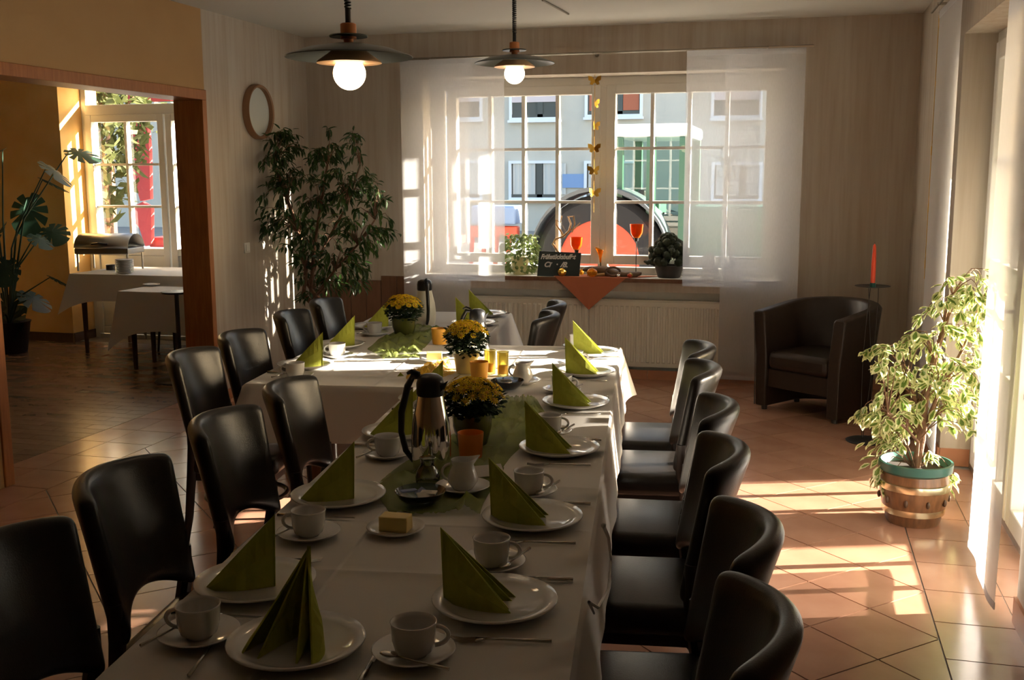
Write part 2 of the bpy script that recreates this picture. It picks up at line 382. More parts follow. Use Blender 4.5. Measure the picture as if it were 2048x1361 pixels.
# ------------------------------------------------------------------ windows and door
def glazed(name,pt,w0,w1,h0,h1,sashes,fw_=.07,depth=.07,rows=(),nb=None,panel=None,transom=None):
    """pt(s,d,h): s along the wall, d depth (0 = room side), h height. sashes: list of (s0,s1,cols,hb,ht)"""
    root=struct(empty(name))
    def bx(mb,s0,s1,d0,d1,z0,z1):
        vs=[pt(s,d,z) for z in (z0,z1) for d in (d0,d1) for s in (s0,s1)]
        mb.add(vs,[(0,2,3,1),(4,5,7,6),(0,1,5,4),(2,6,7,3),(0,4,6,2),(1,3,7,5)])
    mb=MB(); bx(mb,w0,w0+fw_,0,depth,h0,h1); bx(mb,w1-fw_,w1,0,depth,h0,h1); bx(mb,w0+fw_,w1-fw_,0,depth,h1-fw_,h1); bx(mb,w0+fw_,w1-fw_,0,depth,h0,h0+fw_*.7)
    mb.build('frame','white_paint',root,bevel=.004)
    for (s0,s1,cols,hb,ht,st,rws) in sashes:
        mb=MB(); bx(mb,s0,s0+st,-.018,.068,hb,ht); bx(mb,s1-st,s1,-.018,.068,hb,ht); bx(mb,s0+st,s1-st,-.018,.068,ht-st,ht); bx(mb,s0+st,s1-st,-.018,.068,hb,hb+st)
        sa=mb.build('sash','white_paint',root,bevel=.006)
        g0,g1,z0,z1=s0+st,s1-st,hb+st,ht-st
        if panel and panel>z0:
            mb=MB(); bx(mb,g0,g1,.0,.045,z0,panel-.04); mb.build('bottom_panel','white_paint',sa,bevel=.01)
            mb=MB(); bx(mb,g0,g1,-.012,.05,panel-.04,panel+.03); mb.build('mid_rail','white_paint',sa,bevel=.006)
            z0=panel+.03
        bw=.0145
        for k in range(1,cols):
            s=g0+(g1-g0)*k/cols; mb=MB(); bx(mb,s-bw,s+bw,.004,.066,z0,z1); mb.build('glazing_bar','white_paint',sa)
        for k in range(1,rws):
            z=z0+(z1-z0)*k/rws; mb=MB(); bx(mb,g0,g1,.006,.064,z-bw*.8,z+bw*.8); mb.build('glazing_bar','white_paint',sa)
        for c in range(cols):
            for r in range(rws):
                a0=g0+(g1-g0)*c/cols; a1=g0+(g1-g0)*(c+1)/cols; b0=z0+(z1-z0)*r/rws; b1=z0+(z1-z0)*(r+1)/rws
                vs=[pt(a0,.058,b0),pt(a1,.058,b0),pt(a1,.058,b1),pt(a0,.058,b1)]
                mb=MB(); mb.add(vs,[(0,1,2,3)]); mb.build('pane','glass',sa)
    return root
YW=8.80
def sx(px,y=190): return WY(px,y,YW).x
gl0,gl1,gl2,gl3=sx(913),sx(1184),sx(1232),sx(1533)
zt=WY(1184,189,YW).z; zb=WY(1182,510,YW).z
st=.075
glazed('window_1',lambda s,d,z:V((s,YW+d,z)),WX0,WX1,WZ0,WZ1,[(gl0-st,gl1+st,4,zb-st,zt+st,st,3),(gl2-st,gl3+st,4,zb-st,zt+st,st,3)],fw_=.085)
b=MB(); b.box((gl1+gl2)/2-.04,(gl1+gl2)/2+.04,YW-.008,YW+.06,WZ0+.05,WZ1-.08); struct(b.build('trim_4','white_paint',bevel=.005))
# sill
b=MB(); b.box(WX0-.0,WX1+.0,YB-.03,YW+.02,WZ0-.03,WZ0); struct(b.build('trim_5','plaster_white',bevel=.006))
b=MB(); b.box(WX0-.02,WX1+.02,YB-.045,YB-.031,WZ0-.032,WZ0+.001); struct(b.build('trim_6','wainscot',bevel=.004))
# niche shadow board behind the radiator
b=MB(); b.box(WX0,WX1,YB+.134,YB+.14,.0,.715); struct(b.build('trim_7','plaster_white'))
# terrace door
XD=1.02
glazed('door_1',lambda s,d,z:V((XD+d,s,z)),DY0,DY1,0,DZ,[(4.17,5.205,3,.035,DZ-.06,.095,4),(5.225,6.265,3,.035,DZ-.06,.095,4)],fw_=.07,depth=.08)
b=MB(); b.box(XD-.012,XD+.09,DY0,DY1,-.002,.03); struct(b.build('trim_8','dull_steel'))
b=MB(); b.tube([(XD-.06,5.30,1.02),(XD-.06,5.30,1.02),(XD-.06,5.42,1.02)],.009,8); b.tube([(XD-.06,5.30,1.02),(XD-.02,5.30,1.02)],.009,8); b.box(XD-.024,XD-.017,5.28,5.32,.94,1.10)
struct(b.build('trim_9','dull_steel'))
# side room window-door
glazed('window_2',lambda s,d,z:V((s,YSW+d,z)),XS,-4.45,0,2.62,[(-6.94,-6.05,2,.05,2.26,.07,3),(-6.03,-5.14,2,.05,2.26,.07,3),(-5.12,-4.50,2,.05,2.26,.07,3)],fw_=.06,panel=.90)
b=MB(); b.box(XS+.05,-4.5,YSW-.01,YSW+.07,2.26,2.36); struct(b.build('trim_10','white_paint',bevel=.005))
b=MB(); b.add([(XS+.06,YSW+.03,2.36),(-4.5,YSW+.03,2.36),(-4.5,YSW+.03,2.57),(XS+.06,YSW+.03,2.57)],[(0,1,2,3)]); struct(b.build('window_3','glass'))
# wooden boards on the back wall left of the window
for k,(x0,x1,z1) in enumerate([(-3.98,-3.42,.76),(-3.42,-3.13,.80)]):
    e=struct(empty('trim_%d'%(11+k))); n=4 if k==0 else 2
    for i in range(n):
        a=x0+(x1-x0)*i/n; c=x0+(x1-x0)*(i+1)/n; mb=MB(); mb.box(a+.002,c-.002,YB-.02,YB,.08,z1); mb.build('board','wainscot',e,bevel=.003)
# ------------------------------------------------------------------ outside
b=MB(); b.box(-60,60,9.7,60,-.6,-.19); b.box(1.3,60,-20,9.7,-.35,-.12); b.box(-60,-9.35,-20,9.7,-.6,-.19); b.box(-9.35,1.3,-20,-2.55,-.6,-.19); gr=struct(b.build('ground','street'))
# house across the street
YF=34.0
bh=thing('apartment_house','plain beige rendered house with pale framed windows across the street','building',(WY(1150,400,YF).x,YF,-.19))
bx0,by0,bz0=bh.location
def rel(p): return (p[0]-bx0,p[1]-by0,p[2]-bz0)
b=MB(); b.box(-24,16,0,6,0,8.6); wl=b.build('wall','facade',bh)
b=MB(); b.add([(-24.3,-.3,8.5),(16.3,-.3,8.5),(16.3,6.3,8.5),(-24.3,6.3,8.5),(-24.3,3,11),(16.3,3,11)],[(0,1,5,4),(2,3,4,5),(0,4,3),(1,2,5),(0,3,2,1)]); b.build('roof','roof_far',bh)
def fwin(px0,px1,py0,py1,kind):
    a=WY(px0,py1,YF); c=WY(px1,py0,YF); x0,x1,z0,z1=a.x-bx0,c.x-bx0,a.z-bz0,c.z-bz0
    mb=MB(); fr=.09
    for q in ((x0-fr,x0,z0-fr,z1+fr),(x1,x1+fr,z0-fr,z1+fr),(x0,x1,z1,z1+fr),(x0,x1,z0-fr,z0)): mb.box(q[0],q[1],-.10,.02,q[2],q[3])
    wn=mb.build('window','far_frame',bh)
    mb=MB(); mb.box(x0,x1,-.03,.0,z0,z1); mb.build('pane','far_pane' if False else 'far_dark',wn)
    mb=MB(); xm=x0+(x1-x0)*.62; mb.box(xm-.09,xm+.09,-.07,-.03,z0,z1); mb.box(x0,x1,-.07,-.03,z0,z0+.1); mb.build('sash','far_dark',wn)
    if kind=='blind':
        mb=MB(); mb.box(x0,x1,-.08,-.03,z1-.55*(z1-z0),z1); mb.build('roller_blind','far_blind',wn)
    if kind=='curtain':
        for q in (x0+.05,xm+.12):
            mb=MB(); mb.grid(lambda u,v:V((q+u*.75,-.045+.012*math.sin(u*25),z0+.1+v*(z1-z0-.1))),14,1); mb.build('curtain','far_curtain',wn)
    if kind=='red':
        mb=MB(); mb.box(x0+.05,xm-.1,-.05,-.03,z0+.12,z1); mb.box(xm+.1,x1-.03,-.05,-.03,z0+.12,z1); mb.build('curtain','far_red',wn)
    mb=MB(); mb.box(x0-.12,x1+.12,-.2,.0,z0-.16,z0-.08); mb.build('sill','far_frame',wn)
fwin(1025,1116,166,236,'blind'); fwin(1024,1115,327,395,'curtain'); fwin(1176,1281,166,230,'red'); fwin(1174,1272,327,395,'curtain')
fwin(1428,1520,160,232,'blind'); fwin(1428,1520,330,398,'curtain'); fwin(868,960,166,236,'blind'); fwin(868,960,327,395,'curtain')
b=MB(); p=WY(1147,362,YF); b.box(p.x-bx0-.35,p.x-bx0+.35,-.08,0,p.z-bz0-.22,p.z-bz0+.22); b.build('wall_sign','blue_paint',bh)
# tractor in the street
YT=13.0; wc=WY(1205,525,YT); gz=-.19; Rw=.80
tr=thing('tractor','green farm tractor with white cab roof and red wheel rims in street','tractor',(wc.x,YT,gz))
def wheel(x,r,wd,y0,tn='wheel'):
    mb=MB(); mx=Matrix.Rotation(R(90),4,'X')
    mb.lathe([(r*.62,-wd/2),(r*.9,-wd/2),(r,-wd*.3),(r,wd*.3),(r*.9,wd/2),(r*.62,wd/2),(r*.62,-wd/2)],40,(x,y0,r),mx)
    w_=mb.build('tyre','tyre',tr)
    mb=MB(); mb.lathe([(.03,-wd*.12),(r*.3,-wd*.12),(r*.5,-wd*.3),(r*.63,-wd*.42),(r*.63,wd*.42),(.03,wd*.3)],32,(x,y0,r),mx); mb.build('rim','rim_red',w_)
wheel(0,Rw*1.0,.5,0); wheel(0,Rw,.5,1.7); wheel(2.5,Rw*.7,.4,.1); wheel(2.5,Rw*.7,.4,1.6)
b=MB(); n=20
for k in range(n):
    a0=math.pi*(.04+.92*k/n); a1=math.pi*(.04+.92*(k+1)/n); r=Rw*1.06
    for (ya,yb) in ((-.32,.5),): 
        vs=[(r*math.cos(a),y,Rw+r*math.sin(a)+dz) for a in (a0,a1) for y in (ya,yb) for dz in (0,.05)]
        b.add(vs,[(0,1,3,2),(4,6,7,5),(0,4,5,1),(2,3,7,6),(0,2,6,4),(1,5,7,3)])
b.build('fender','fender',tr)
cab0=WY(1232,275,YT).x-wc.x; cab1=WY(1378,275,YT).x-wc.x; rz_=WY(1300,275,YT).z-gz; rz2=WY(1300,248,YT).z-gz
b=MB(); b.box(cab0-.05,cab1+.02,-.1,1.7,rz_,rz2); b.build('cab_roof','tractor_white',tr,bevel=.05)
for (x,y) in ((cab0+.05,-.05),(cab1-.05,-.05),(cab0+.05,1.6),(cab1-.05,1.6),((cab0+cab1)/2,-.05)):
    b=MB(); b.box(x-.05,x+.05,y-.05,y+.05,.9,rz_); b.build('cab_post','tractor_green',tr)
b=MB(); b.box(cab0+.05,cab1-.05,.0,1.55,.75,1.05); b.box(cab0+.2,cab0+.5,.4,1.1,1.0,1.5); b.build('cab_body','tractor_green',tr,bevel=.03)
b=MB(); b.box(cab1-.05,cab1+1.5,.4,1.2,.8,1.45); b.build('bonnet','tractor_green',tr,bevel=.08)
b=MB(); b.box(-.6,2.8,.5,1.1,.4,.85); b.build('chassis','fender',tr,bevel=.03)
b=MB(); b.add([(cab0+.05,.0,1.0),(cab1-.05,.0,1.0),(cab1-.05,.0,rz_),(cab0+.05,.0,rz_)],[(0,1,2,3)]); b.build('side_window','cab_glass',tr)
b=MB(); b.box(cab0+.25,cab0+.6,.5,1.0,1.0,1.12); b.box(cab0+.2,cab0+.3,.5,1.0,1.1,1.65); b.build('driver_seat','black_plastic',tr,bevel=.03)
b=MB(); b.box(cab1-.45,cab1-.1,.3,1.3,1.0,1.35); b.build('dashboard','fender',tr,bevel=.03)
b=MB(); b.tube([(cab0+.55,.35,1.35),(cab0+.75,.6,1.3),(cab0+.75,1.0,1.3),(cab0+.55,1.2,1.35)],.025,8); b.build('steering_wheel','black_plastic',tr)
im=WY(1020,470,YT); ie=WY(1066,470,YT)
pl=thing('plough','red and blue farm implement hitched behind the green tractor','implement',((im.x+ie.x)/2-.25,YT,gz)); hw=(ie.x-im.x)/2
b=MB(); b.box(-hw-.4,hw,.2,.32,im.z-gz-.05,im.z-gz+.1); b.build('beam','rim_red',pl,bevel=.02)
b=MB(); b.box(-hw-.3,hw,.1,.5,im.z-gz+.12,im.z-gz+.36); b.build('hopper','blue_paint',pl,bevel=.03)
for k in range(4):
    x=-hw-.32+k*(2*hw+.2)/3; b=MB(); b.tube([(x,.25,im.z-gz),(x-.05,.25,.45),(x+.06,.25,.0)],.03,8); b.build('tine','rim_red',pl)
# trailer seen through the side room window
tp=WY(330,400,14.5); tl=thing('farm_trailer','red farm trailer with green slatted sides parked outside side room','trailer',(tp.x,14.5,gz))
def tq(px,py): q=WY(px,py,14.5); return (q.x-tp.x,q.z-gz)
sl0=tq(322,300)[0]
for k in range(13):
    b=MB(); b.box(sl0,sl0+4.2,0,.05,.95+k*.2,.95+k*.2+.15); b.build('slat','trailer_green',tl)
def redpoly(pts,y,nm):
    pp=[tq(*q) for q in pts]; n=len(pp); mb=MB(); mb.add([(x,y,z) for x,z in pp]+[(x,y+.08,z) for x,z in pp],[tuple(range(n)),tuple(range(n,2*n))[::-1]]+[(i,n+i,n+(i+1)%n,(i+1)%n) for i in range(n)]); mb.build(nm,'trailer_red',tl)
redpoly([(246,222),(300,226),(306,300),(308,398),(288,402),(268,330),(254,262)],-.10,'red_flap'); redpoly([(262,186),(350,190),(350,203),(262,206)],-.12,'top_rail'); redpoly([(275,412),(292,404),(310,414),(310,488),(298,492),(286,455),(274,440)],-.10,'red_arm'); redpoly([(342,418),(360,415),(360,455),(344,478),(338,450)],-.10,'red_arm')
b=MB(); b.box(sl0-.3,sl0+4.3,.0,1.8,.75,.9); b.build('chassis','trailer_red',tl,bevel=.02)
for x in (.8,2.8):
    b=MB(); b.lathe([(.2,-.15),(.4,-.15),(.45,-.1),(.45,.1),(.4,.15),(.2,.15)],24,(x,.0,.45),Matrix.Rotation(R(90),4,'X')); b.build('wheel','tyre',tl)
from mathutils import noise
def bushy(name,label,base,hh,rad,n,leafm_,size,seed,trunk=.09):
    rnd=random.Random(seed); t=thing(name,label,'tree',base)
    mb=MB(); mb.tube([(0,0,0),(.05,.02,hh*.3),(-.03,0,hh*.6),(0,0,hh*.85)],[trunk,trunk*.8,trunk*.6,trunk*.2],8); tk=mb.build('trunk','bark',t)
    for k in range(9):
        a=rnd.uniform(0,6.28); z=hh*rnd.uniform(.35,.7); mb=MB(); mb.tube([(0,0,z),(math.cos(a)*rad*.4,math.sin(a)*rad*.4,z+.3),(math.cos(a)*rad*.8,math.sin(a)*rad*.8,z+.7)],[trunk*.4,trunk*.25,.01],6); mb.build('branch','bark',tk)
    mb=MB()
    for k in range(n):
        while True:
            p=V((rnd.uniform(-1,1),rnd.uniform(-1,1),rnd.uniform(-1,1)))
            if p.length<1 and noise.noise(p*3+V((seed,0,0)))>-.15: break
        p=V((p.x*rad,p.y*rad,hh*.62+p.z*hh*.4)); q=V((rnd.uniform(-1,1),rnd.uniform(-1,1),rnd.uniform(-1,1)))*size; r2=V((rnd.uniform(-1,1),rnd.uniform(-1,1),rnd.uniform(-1,1)))*size*.6
        mb.add([p-q,p+r2,p+q,p-r2],[(0,1,2,3)])
    o=mb.build('foliage',leafm_,t); o['kind']='stuff'
for k,(px,py,Y,hh,rad) in enumerate([(205,440,13.2,5.2,.75),(215,300,19,9,3.2)]):
    p=WY(px,py,Y); bushy('tree',['loose yellow green tree outside the side room window','taller broad tree behind the loose tree outside side room'][k],(p.x,Y,gz),hh,rad,2600,'tree_leaf',.10,11+k)
# ------------------------------------------------------------------ curtains
def curtain(label,pt,s0,s1,z0,z1,m,wave,group=None,shear=0):
    c0=pt((s0+s1)/2,0,z0); t=thing('sheer_curtain',label,'curtain',tuple(c0),group=group); L=lambda s,d,z:pt(s,d,z)-c0
    rnd=random.Random(hash(label)%999); ph=(len(label)*1.7)%6
    def f(u,v):
        s=s0+(s1-s0)*u+shear*(1-v); z=z0+(z1-z0)*v
        return L(s,wave*math.sin(u*5+ph+v*.8)*(.3+.7*(1-v))+wave*.3*math.sin(u*14+ph),z)
    mb=MB(); mb.grid(f,24,16); mb.build('fabric',m,t,smooth=True)
    for (nm,za,zb,th) in (('top_strip',z1-.035,z1+.005,.005),('weight_bar',z0-.006,z0+.022,.004)):
        mb=MB()
        vv=1 if nm=='top_strip' else 0
        def g2(u,v): q=f(u,vv); return V((q.x,q.y,(za if v<.5 else zb)-c0.z))
        mb.grid(g2,24,1); mb.build(nm,m,t,solid=th)
    return t
bk=lambda y:(lambda s,d,z:V((s,y+d,z)))
cX=lambda px,py,y:WY(px,py,y).x
curtain('long sheer white panel curtain hanging by the wooden boards',bk(8.375),cX(800,130,8.375),cX(937,130,8.375),.05,2.575,'sheer_white',.006)
curtain('short sheer white panel curtain beside the hanging plant on sill',bk(8.335),cX(858,140,8.335),cX(1008,140,8.335),WY(1005,562,8.335).z,2.575,'sheer_white',.012)
curtain('short sheer white panel curtain partly covering the cactus',bk(8.335),cX(1374,107,8.335),cX(1525,107,8.335),WY(1440,573,8.335).z,2.575,'sheer_white',.005)
curtain('floor length sheer white panel curtain behind the black armchair',bk(8.375),cX(1452,110,8.375),cX(1613,100,8.375),.055,2.575,'sheer_white',.005)
rx=lambda x:(lambda s,d,z:V((x+d,s,z)))
curtain('bright sunlit white panel curtain in front of the terrace door',rx(.755),3.78,4.465,.095,2.60,'sheer_door',.012,shear=.195)
curtain('narrow white panel curtain between terrace door and room corner',rx(.79),6.02,6.95,.10,2.60,'sheer_door',.004)
def rod(label,a,b_,wall,n):
    a,b_,wall=V(a),V(b_),V(wall); t=thing('curtain_rail',label,'curtain rail',tuple(a)); d=b_-a
    for k,off in enumerate((0,.045)):
        mb=MB(); mb.tube([wall*off,d+wall*off],.007,8); mb.build('rail','rail_metal',t)
    for k in range(n):
        p=d*((k+.25)/(n-.5)); mb=MB(); mb.tube([p-wall*.01,p+wall*(.163 if abs(wall.y)>.5 else .093)],.008,8); mb.lathe([(.018,0),(.018,.006)],12,p+wall*(.157 if abs(wall.y)>.5 else .087),V((0,0,1)).rotation_difference(wall).to_matrix().to_4x4()); mb.build('bracket','rail_metal',t)
rod('thin metal double curtain rail above the street window',(-3.20,8.335,2.588),(.09,8.335,2.588),(0,1,0),3)
rod('thin metal double curtain rail above the terrace door',(.755,3.6,2.615),(.755,7.05,2.615),(1,0,0),3)
# ------------------------------------------------------------------ radiator
rd=thing('radiator','long cream ribbed panel radiator below the window','radiator',(-1.55,YB+.035,.09))
rx0,rx1=-1.22,1.17; b=MB(); b.box(rx0,rx1,.0,.09,.0,.545); b.build('panel','radiator',rd,bevel=.006)
n=54
for k in range(n):
    x=rx0+.03+(rx1-rx0-.06)*(k+.5)/n; mb=MB() if k==0 else None
    if k==0:
        mb.add([(-.011,0,0),(.011,0,0),(.016,.0,0),(-.016,0,0)],[]) ; mb=MB(); mb.add([(-.015,.002,.035),(-.009,-.010,.045),(.009,-.010,.045),(.015,.002,.035),(-.015,.002,.505),(-.009,-.010,.495),(.009,-.010,.495),(.015,.002,.505)],[(0,1,5,4),(1,2,6,5),(2,3,7,6),(0,3,2,1),(4,5,6,7)]); rme=mb.mesh('rib','radiator')
    obj('rib',rme,rd,loc=(x,0,0))
b=MB(); b.box(rx0,rx1,-.006,.096,.545,.555); b.build('top_grille','radiator',rd,bevel=.002)
b=MB(); b.box(rx0+.2,rx0+.24,.0,.10,-.02,.02); b.box(rx1-.24,rx1-.2,.0,.10,-.02,.02); b.build('bracket','radiator',rd)
b=MB(); b.tube([(rx1,.05,.05),(rx1+.05,.05,.05),(rx1+.05,.05,-.09)],.009,8); b.lathe([(.016,0),(.02,.01),(.02,.04),(.014,.05)],14,(rx1+.03,.05,.06)); b.build('valve','radiator',rd)
# ------------------------------------------------------------------ tables and cloths
TA=R(7.7); UU=V((-math.sin(TA),math.cos(TA),0)); NN=V((math.cos(TA),math.sin(TA),0)); ZT=.75
def T(u,n,z=0): return UU*u+NN*n+V((0,0,z))
def table(label,u0,u1,n0,n1,m='brown_wood',ins=.17):
    uc,nc=(u0+u1)/2,(n0+n1)/2; t=thing('dining_table',label,'table',tuple(T(uc,nc)),TA); a,c=(n1-n0)/2,(u1-u0)/2
    mb=MB(); mb.box(-a,a,-c,c,ZT-.03,ZT-.003); mb.build('tabletop',m,t,bevel=.004)
    mb=MB(); mb.box(-a+.14,a-.14,-c+.05,-c+.07,ZT-.11,ZT-.03); mb.box(-a+.14,a-.14,c-.07,c-.05,ZT-.11,ZT-.03); mb.box(-a+.14,-a+.16,-c+.07,c-.07,ZT-.11,ZT-.03); mb.box(a-.16,a-.14,-c+.07,c-.07,ZT-.11,ZT-.03); mb.build('apron',m,t)
    for sx_ in (-1,1):
        for sy_ in (-1,1):
            mb=MB(); x,y=sx_*(a-ins),sy_*(c-.07); mb.add([(x+dx*.022,y+dy*.022,0) for dx,dy in ((-1,-1),(1,-1),(1,1),(-1,1))]+[(x+dx*.03,y+dy*.03,ZT-.03) for dx,dy in ((-1,-1),(1,-1),(1,1),(-1,1))],[(3,2,1,0),(4,5,6,7),(0,1,5,4),(1,2,6,5),(2,3,7,6),(3,0,4,7)]); mb.build('leg',m,t)
U0,UM,U1,UF=1.42,4.405,5.575,6.93
table('brown wooden table under the near end of the long white cloth',U0+.01,2.90,-.975,-.135)
table('brown wooden table under the middle of the long white cloth',2.92,UM-.01,-.975,-.135)
table('brown wooden table in the crossing under the far white cloth',UM+.01,U1-.01,-.88,-.135)
table('brown wooden table under the cloth nearest the side room doorway',UM+.01,5.40,-1.735,-.895,ins=.29)
table('brown wooden table under the cloth nearest the radiator',5.42,UF-.01,-1.735,-.895,ins=.29)
def cloth(label,u0,u1,n0,n1,hang,skip=(),seed=0,cu=(),cn=(),door_from=None,near_to=None):
    rnd=random.Random(seed); uc,nc=(u0+u1)/2,(n0+n1)/2; t=tag(None,label,'tablecloth') if False else None
    mb=MB(); a0,a1,c0,c1=n0-nc,n1-nc,u0-uc,u1-uc
    def lines(lo,hi,cre,st):
        L=[lo+(hi-lo)*i/round((hi-lo)/st) for i in range(round((hi-lo)/st)+1)]; zz={}
        for c in cre:
            for d,z in ((-.007,0),(0,1),(.007,0)): L.append(c+d); zz[round(c+d,5)]=z
        return sorted(set(round(x,5) for x in L)),zz
    xs,zx=lines(a0,a1,[c-nc for c in cn],.1); ys,zy=lines(c0,c1,[c-uc for c in cu],.1)
    vs=[]
    for y in ys:
        for x in xs:
            ed=min(x-a0,a1-x,y-c0,c1-y)>.01
            z=(.0030*max(zx.get(x,0),zy.get(y,0))+.0007*noise.noise((x*3,y*3,seed))) if ed else 0
            vs.append((x,y,z))
    nx=len(xs); mb.add(vs,[(j*nx+i,j*nx+i+1,(j+1)*nx+i+1,(j+1)*nx+i) for j in range(len(ys)-1) for i in range(nx-1)])
    # skirts, one strip per hanging side, meeting in draped corners
    sides={'near':((a0,c0),(a1,c0),(0,-1)),'door':((a1,c0),(a1,c1),(1,0)),'far':((a1,c1),(a0,c1),(0,1)),'side':((a0,c1),(a0,c0),(-1,0))}
    order=['near','door','far','side']
    for si,nm in enumerate(order):
        if nm in skip: continue
        p,q,nv=sides[nm]; p,q,nv=V((*p,0)),V((*q,0)),V((*nv,0)); L=(q-p).length; ns=max(8,int(L/.045))
        cut=(nm=='door' and door_from is not None)
        if cut: p=V((a1,door_from-uc,0)); L=(q-p).length; ns=max(8,int(L/.045))
        cutn=(nm=='near' and near_to is not None)
        if cutn: q=V((near_to-nc,c0,0)); L=(q-p).length; ns=max(8,int(L/.045))
        prv=order[si-1] not in skip and not cut; nxt=order[(si+1)%4] not in skip and not cutn
        rows=[0,.012,.03,.07,.12,.17,.21,.25]
        g=[]
        for r in rows:
            row=[]
            k=r/.25
            for i in range(ns+1):
                s=i/ns; b0=p+(q-p)*s
                da=s*L; dbb=(1-s)*L
                cor=max(math.exp(-da/.09) if prv else 0, math.exp(-dbb/.09) if nxt else 0)
                sgn=(-1 if (prv and da<dbb) else 1)
                fold=(.004*math.sin(da*9+seed)+.003*math.sin(da*21+seed*2))*(1-cor)
                out=nv*(.006*min(1,r/.012)+k*(.030+fold)+k*cor*.055)+(q-p).normalized()*sgn*cor*(.006*min(1,r/.012)+k*.085)
                drop=r*hang/.25*(1+.10*cor) if r>.012 else r*.8
                row.append(b0+out-V((0,0,drop)))
            g.append(row)
        vs=[v for row in g for v in row]; mb.add(vs,[(j*(ns+1)+i,j*(ns+1)+i+1,(j+1)*(ns+1)+i+1,(j+1)*(ns+1)+i) for j in range(len(rows)-1) for i in range(ns)])
    me=mb.mesh('tablecloth','cloth',True)
    bm=bmesh.new(); bm.from_mesh(me); bmesh.ops.remove_doubles(bm,verts=bm.verts,dist=.0006); bmesh.ops.recalc_face_normals(bm,faces=bm.faces); bm.to_mesh(me); bm.free()
    o=obj('tablecloth',me,loc=tuple(T(uc,nc,ZT)),rz=TA); return tag(o,label,'tablecloth')
cloth('white tablecloth on the long table with the steel jug',U0,UM,-.985,-.125,.25,skip=('far',),seed=1,cu=(2.28,2.62,3.0,3.45,3.92),cn=(-.36,-.70))
cloth('white tablecloth with the yellow candle glasses and far white creamer',UM,U1,-.885,-.125,.25,skip=('near','side'),seed=2,cu=(4.62,4.95,5.28),cn=(-.35,-.62))
cloth('white tablecloth on the table beside the tall ficus and radiator',UM+.002,UF,-1.745,-.885,.25,skip=(),door_from=5.625,near_to=-1.03,seed=3,cu=(4.62,5.02,5.5,6.0,6.4),cn=(-1.16,-1.45))
# ------------------------------------------------------------------ dining chairs
def make_chair():
    t=empty('dining_chair')
    mb=MB()
    def f(u,v):
        s=u*2-1; zt_=.888-.012*s*s-(.004 if abs(s)>.9 else 0); zb_=.475+.075*(1-s*s)
        z=zb_+(zt_-zb_)*v; lean=.060*(z-.5)/.39
        return V((.238*s*(1-.07*(1-v)),-.140-lean-.115*(1-s*s)*(.45+.55*v),z))
    mb.grid(f,12,8); mb.build('backrest','leather',t,smooth=True,solid=.050,sub=2,auto=False)
    mb=MB(); mb.box(-.215,.215,-.185,.215,.375,.468); mb.build('seat','leather',t,smooth=True,bevel=.034,auto=False)
    mb=MB(); mb.box(-.19,.19,-.17,.19,.345,.378); mb.build('seat_frame','black_wood',t)
    for s in (-1,1):
        mb=MB(); mb.tube([(s*.214,-.160,.60),(s*.208,-.160,.5),(s*.190,-.180,.36),(s*.188,-.20,.18),(s*.188,-.235,.0)],[.020,.023,.022,.019,.015],8); mb.build('rear_leg','black_wood',t,smooth=True)
        mb=MB(); mb.tube([(s*.175,.17,.36),(s*.178,.18,.0)],[.022,.014],8); mb.build('front_leg','black_wood',t,smooth=True)
    mb=MB(); mb.tube([(.178*math.cos(a*math.pi/12),-.005+.178*math.sin(a*math.pi/12),.235) for a in range(24)],.011,8,True); mb.build('ring_stretcher','black_wood',t,smooth=True)
    return t
proto=make_chair(); first=[True]
def chair(u,n,face,label,jit=0):
    global proto
    c=proto if first[0] else dup(proto); first[0]=False
    d=NN*face; c.location=T(u,n); c.rotation_euler=(0,0,math.atan2(-d.x,d.y)+R(jit)); tag(c,label,'chair','black leather dining chairs')
ORD=['first','second','third','fourth','fifth','sixth']
for k,(u,n,j) in enumerate([(4.87,.0,0),(4.34,-.01,1),(3.63,.0,-2),(3.03,-.02,0),(2.35,-.01,2),(1.85,-.04,-1)]):
    chair(u,n,-1,'black leather dining chair, %s from the radiator along the terrace door side'%ORD[k],j)
for k,(u,n,j) in enumerate([(3.80,-1.09,2),(3.24,-1.13,-1),(2.59,-1.15,1),(2.02,-1.13,0)]):
    chair(u,n,1,'black leather dining chair, %s from the crossing along the long table\'s doorway side'%ORD[k],j)
for k,(u,n,j) in enumerate([(6.43,-1.76,0),(5.84,-1.78,1),(5.02,-1.77,-2),(4.45,-1.77,1)]):
    chair(u,n,1,'black leather dining chair, %s from the tall ficus along the inner table'%ORD[k],j)
for k,(u,n,j) in enumerate([(6.42,-.80,0),(5.91,-.80,0)]):
    chair(u,n,-1,'black leather dining chair directly before the radiator, %s from the window'%ORD[k],j)
# ------------------------------------------------------------------ things on the tables
ZC_=ZT+.002
def plate_mesh(D,rise=.018):
    r=D/2; mb=MB(); n=48
    mb.lathe([(r*.58,0),(r*.66,.003),(r*.99,rise-.002),(r,rise),(r*.985,rise+.003),(r*.80,rise*.72),(r*.66,.0075),(.0005,.006)],n); return mb.mesh('plate','porcelain',True)
PLATE=plate_mesh(.268,.022); BPLATE=plate_mesh(.15,.016)
def saucer_mesh():
    mb=MB(); mb.lathe([(.042,0),(.05,.003),(.079,.017),(.081,.019),(.078,.020),(.048,.007),(.03,.006),(.0005,.006)],40); return mb.mesh('saucer','porcelain',True)
def cup_mesh():
    mb=MB(); mb.lathe([(.026,0),(.028,.004),(.036,.010),(.0415,.03),(.043,.062),(.0445,.066),(.0425,.067),(.040,.058),(.038,.03),(.032,.012),(.0005,.009)],36); return mb.mesh('cup','porcelain',True)
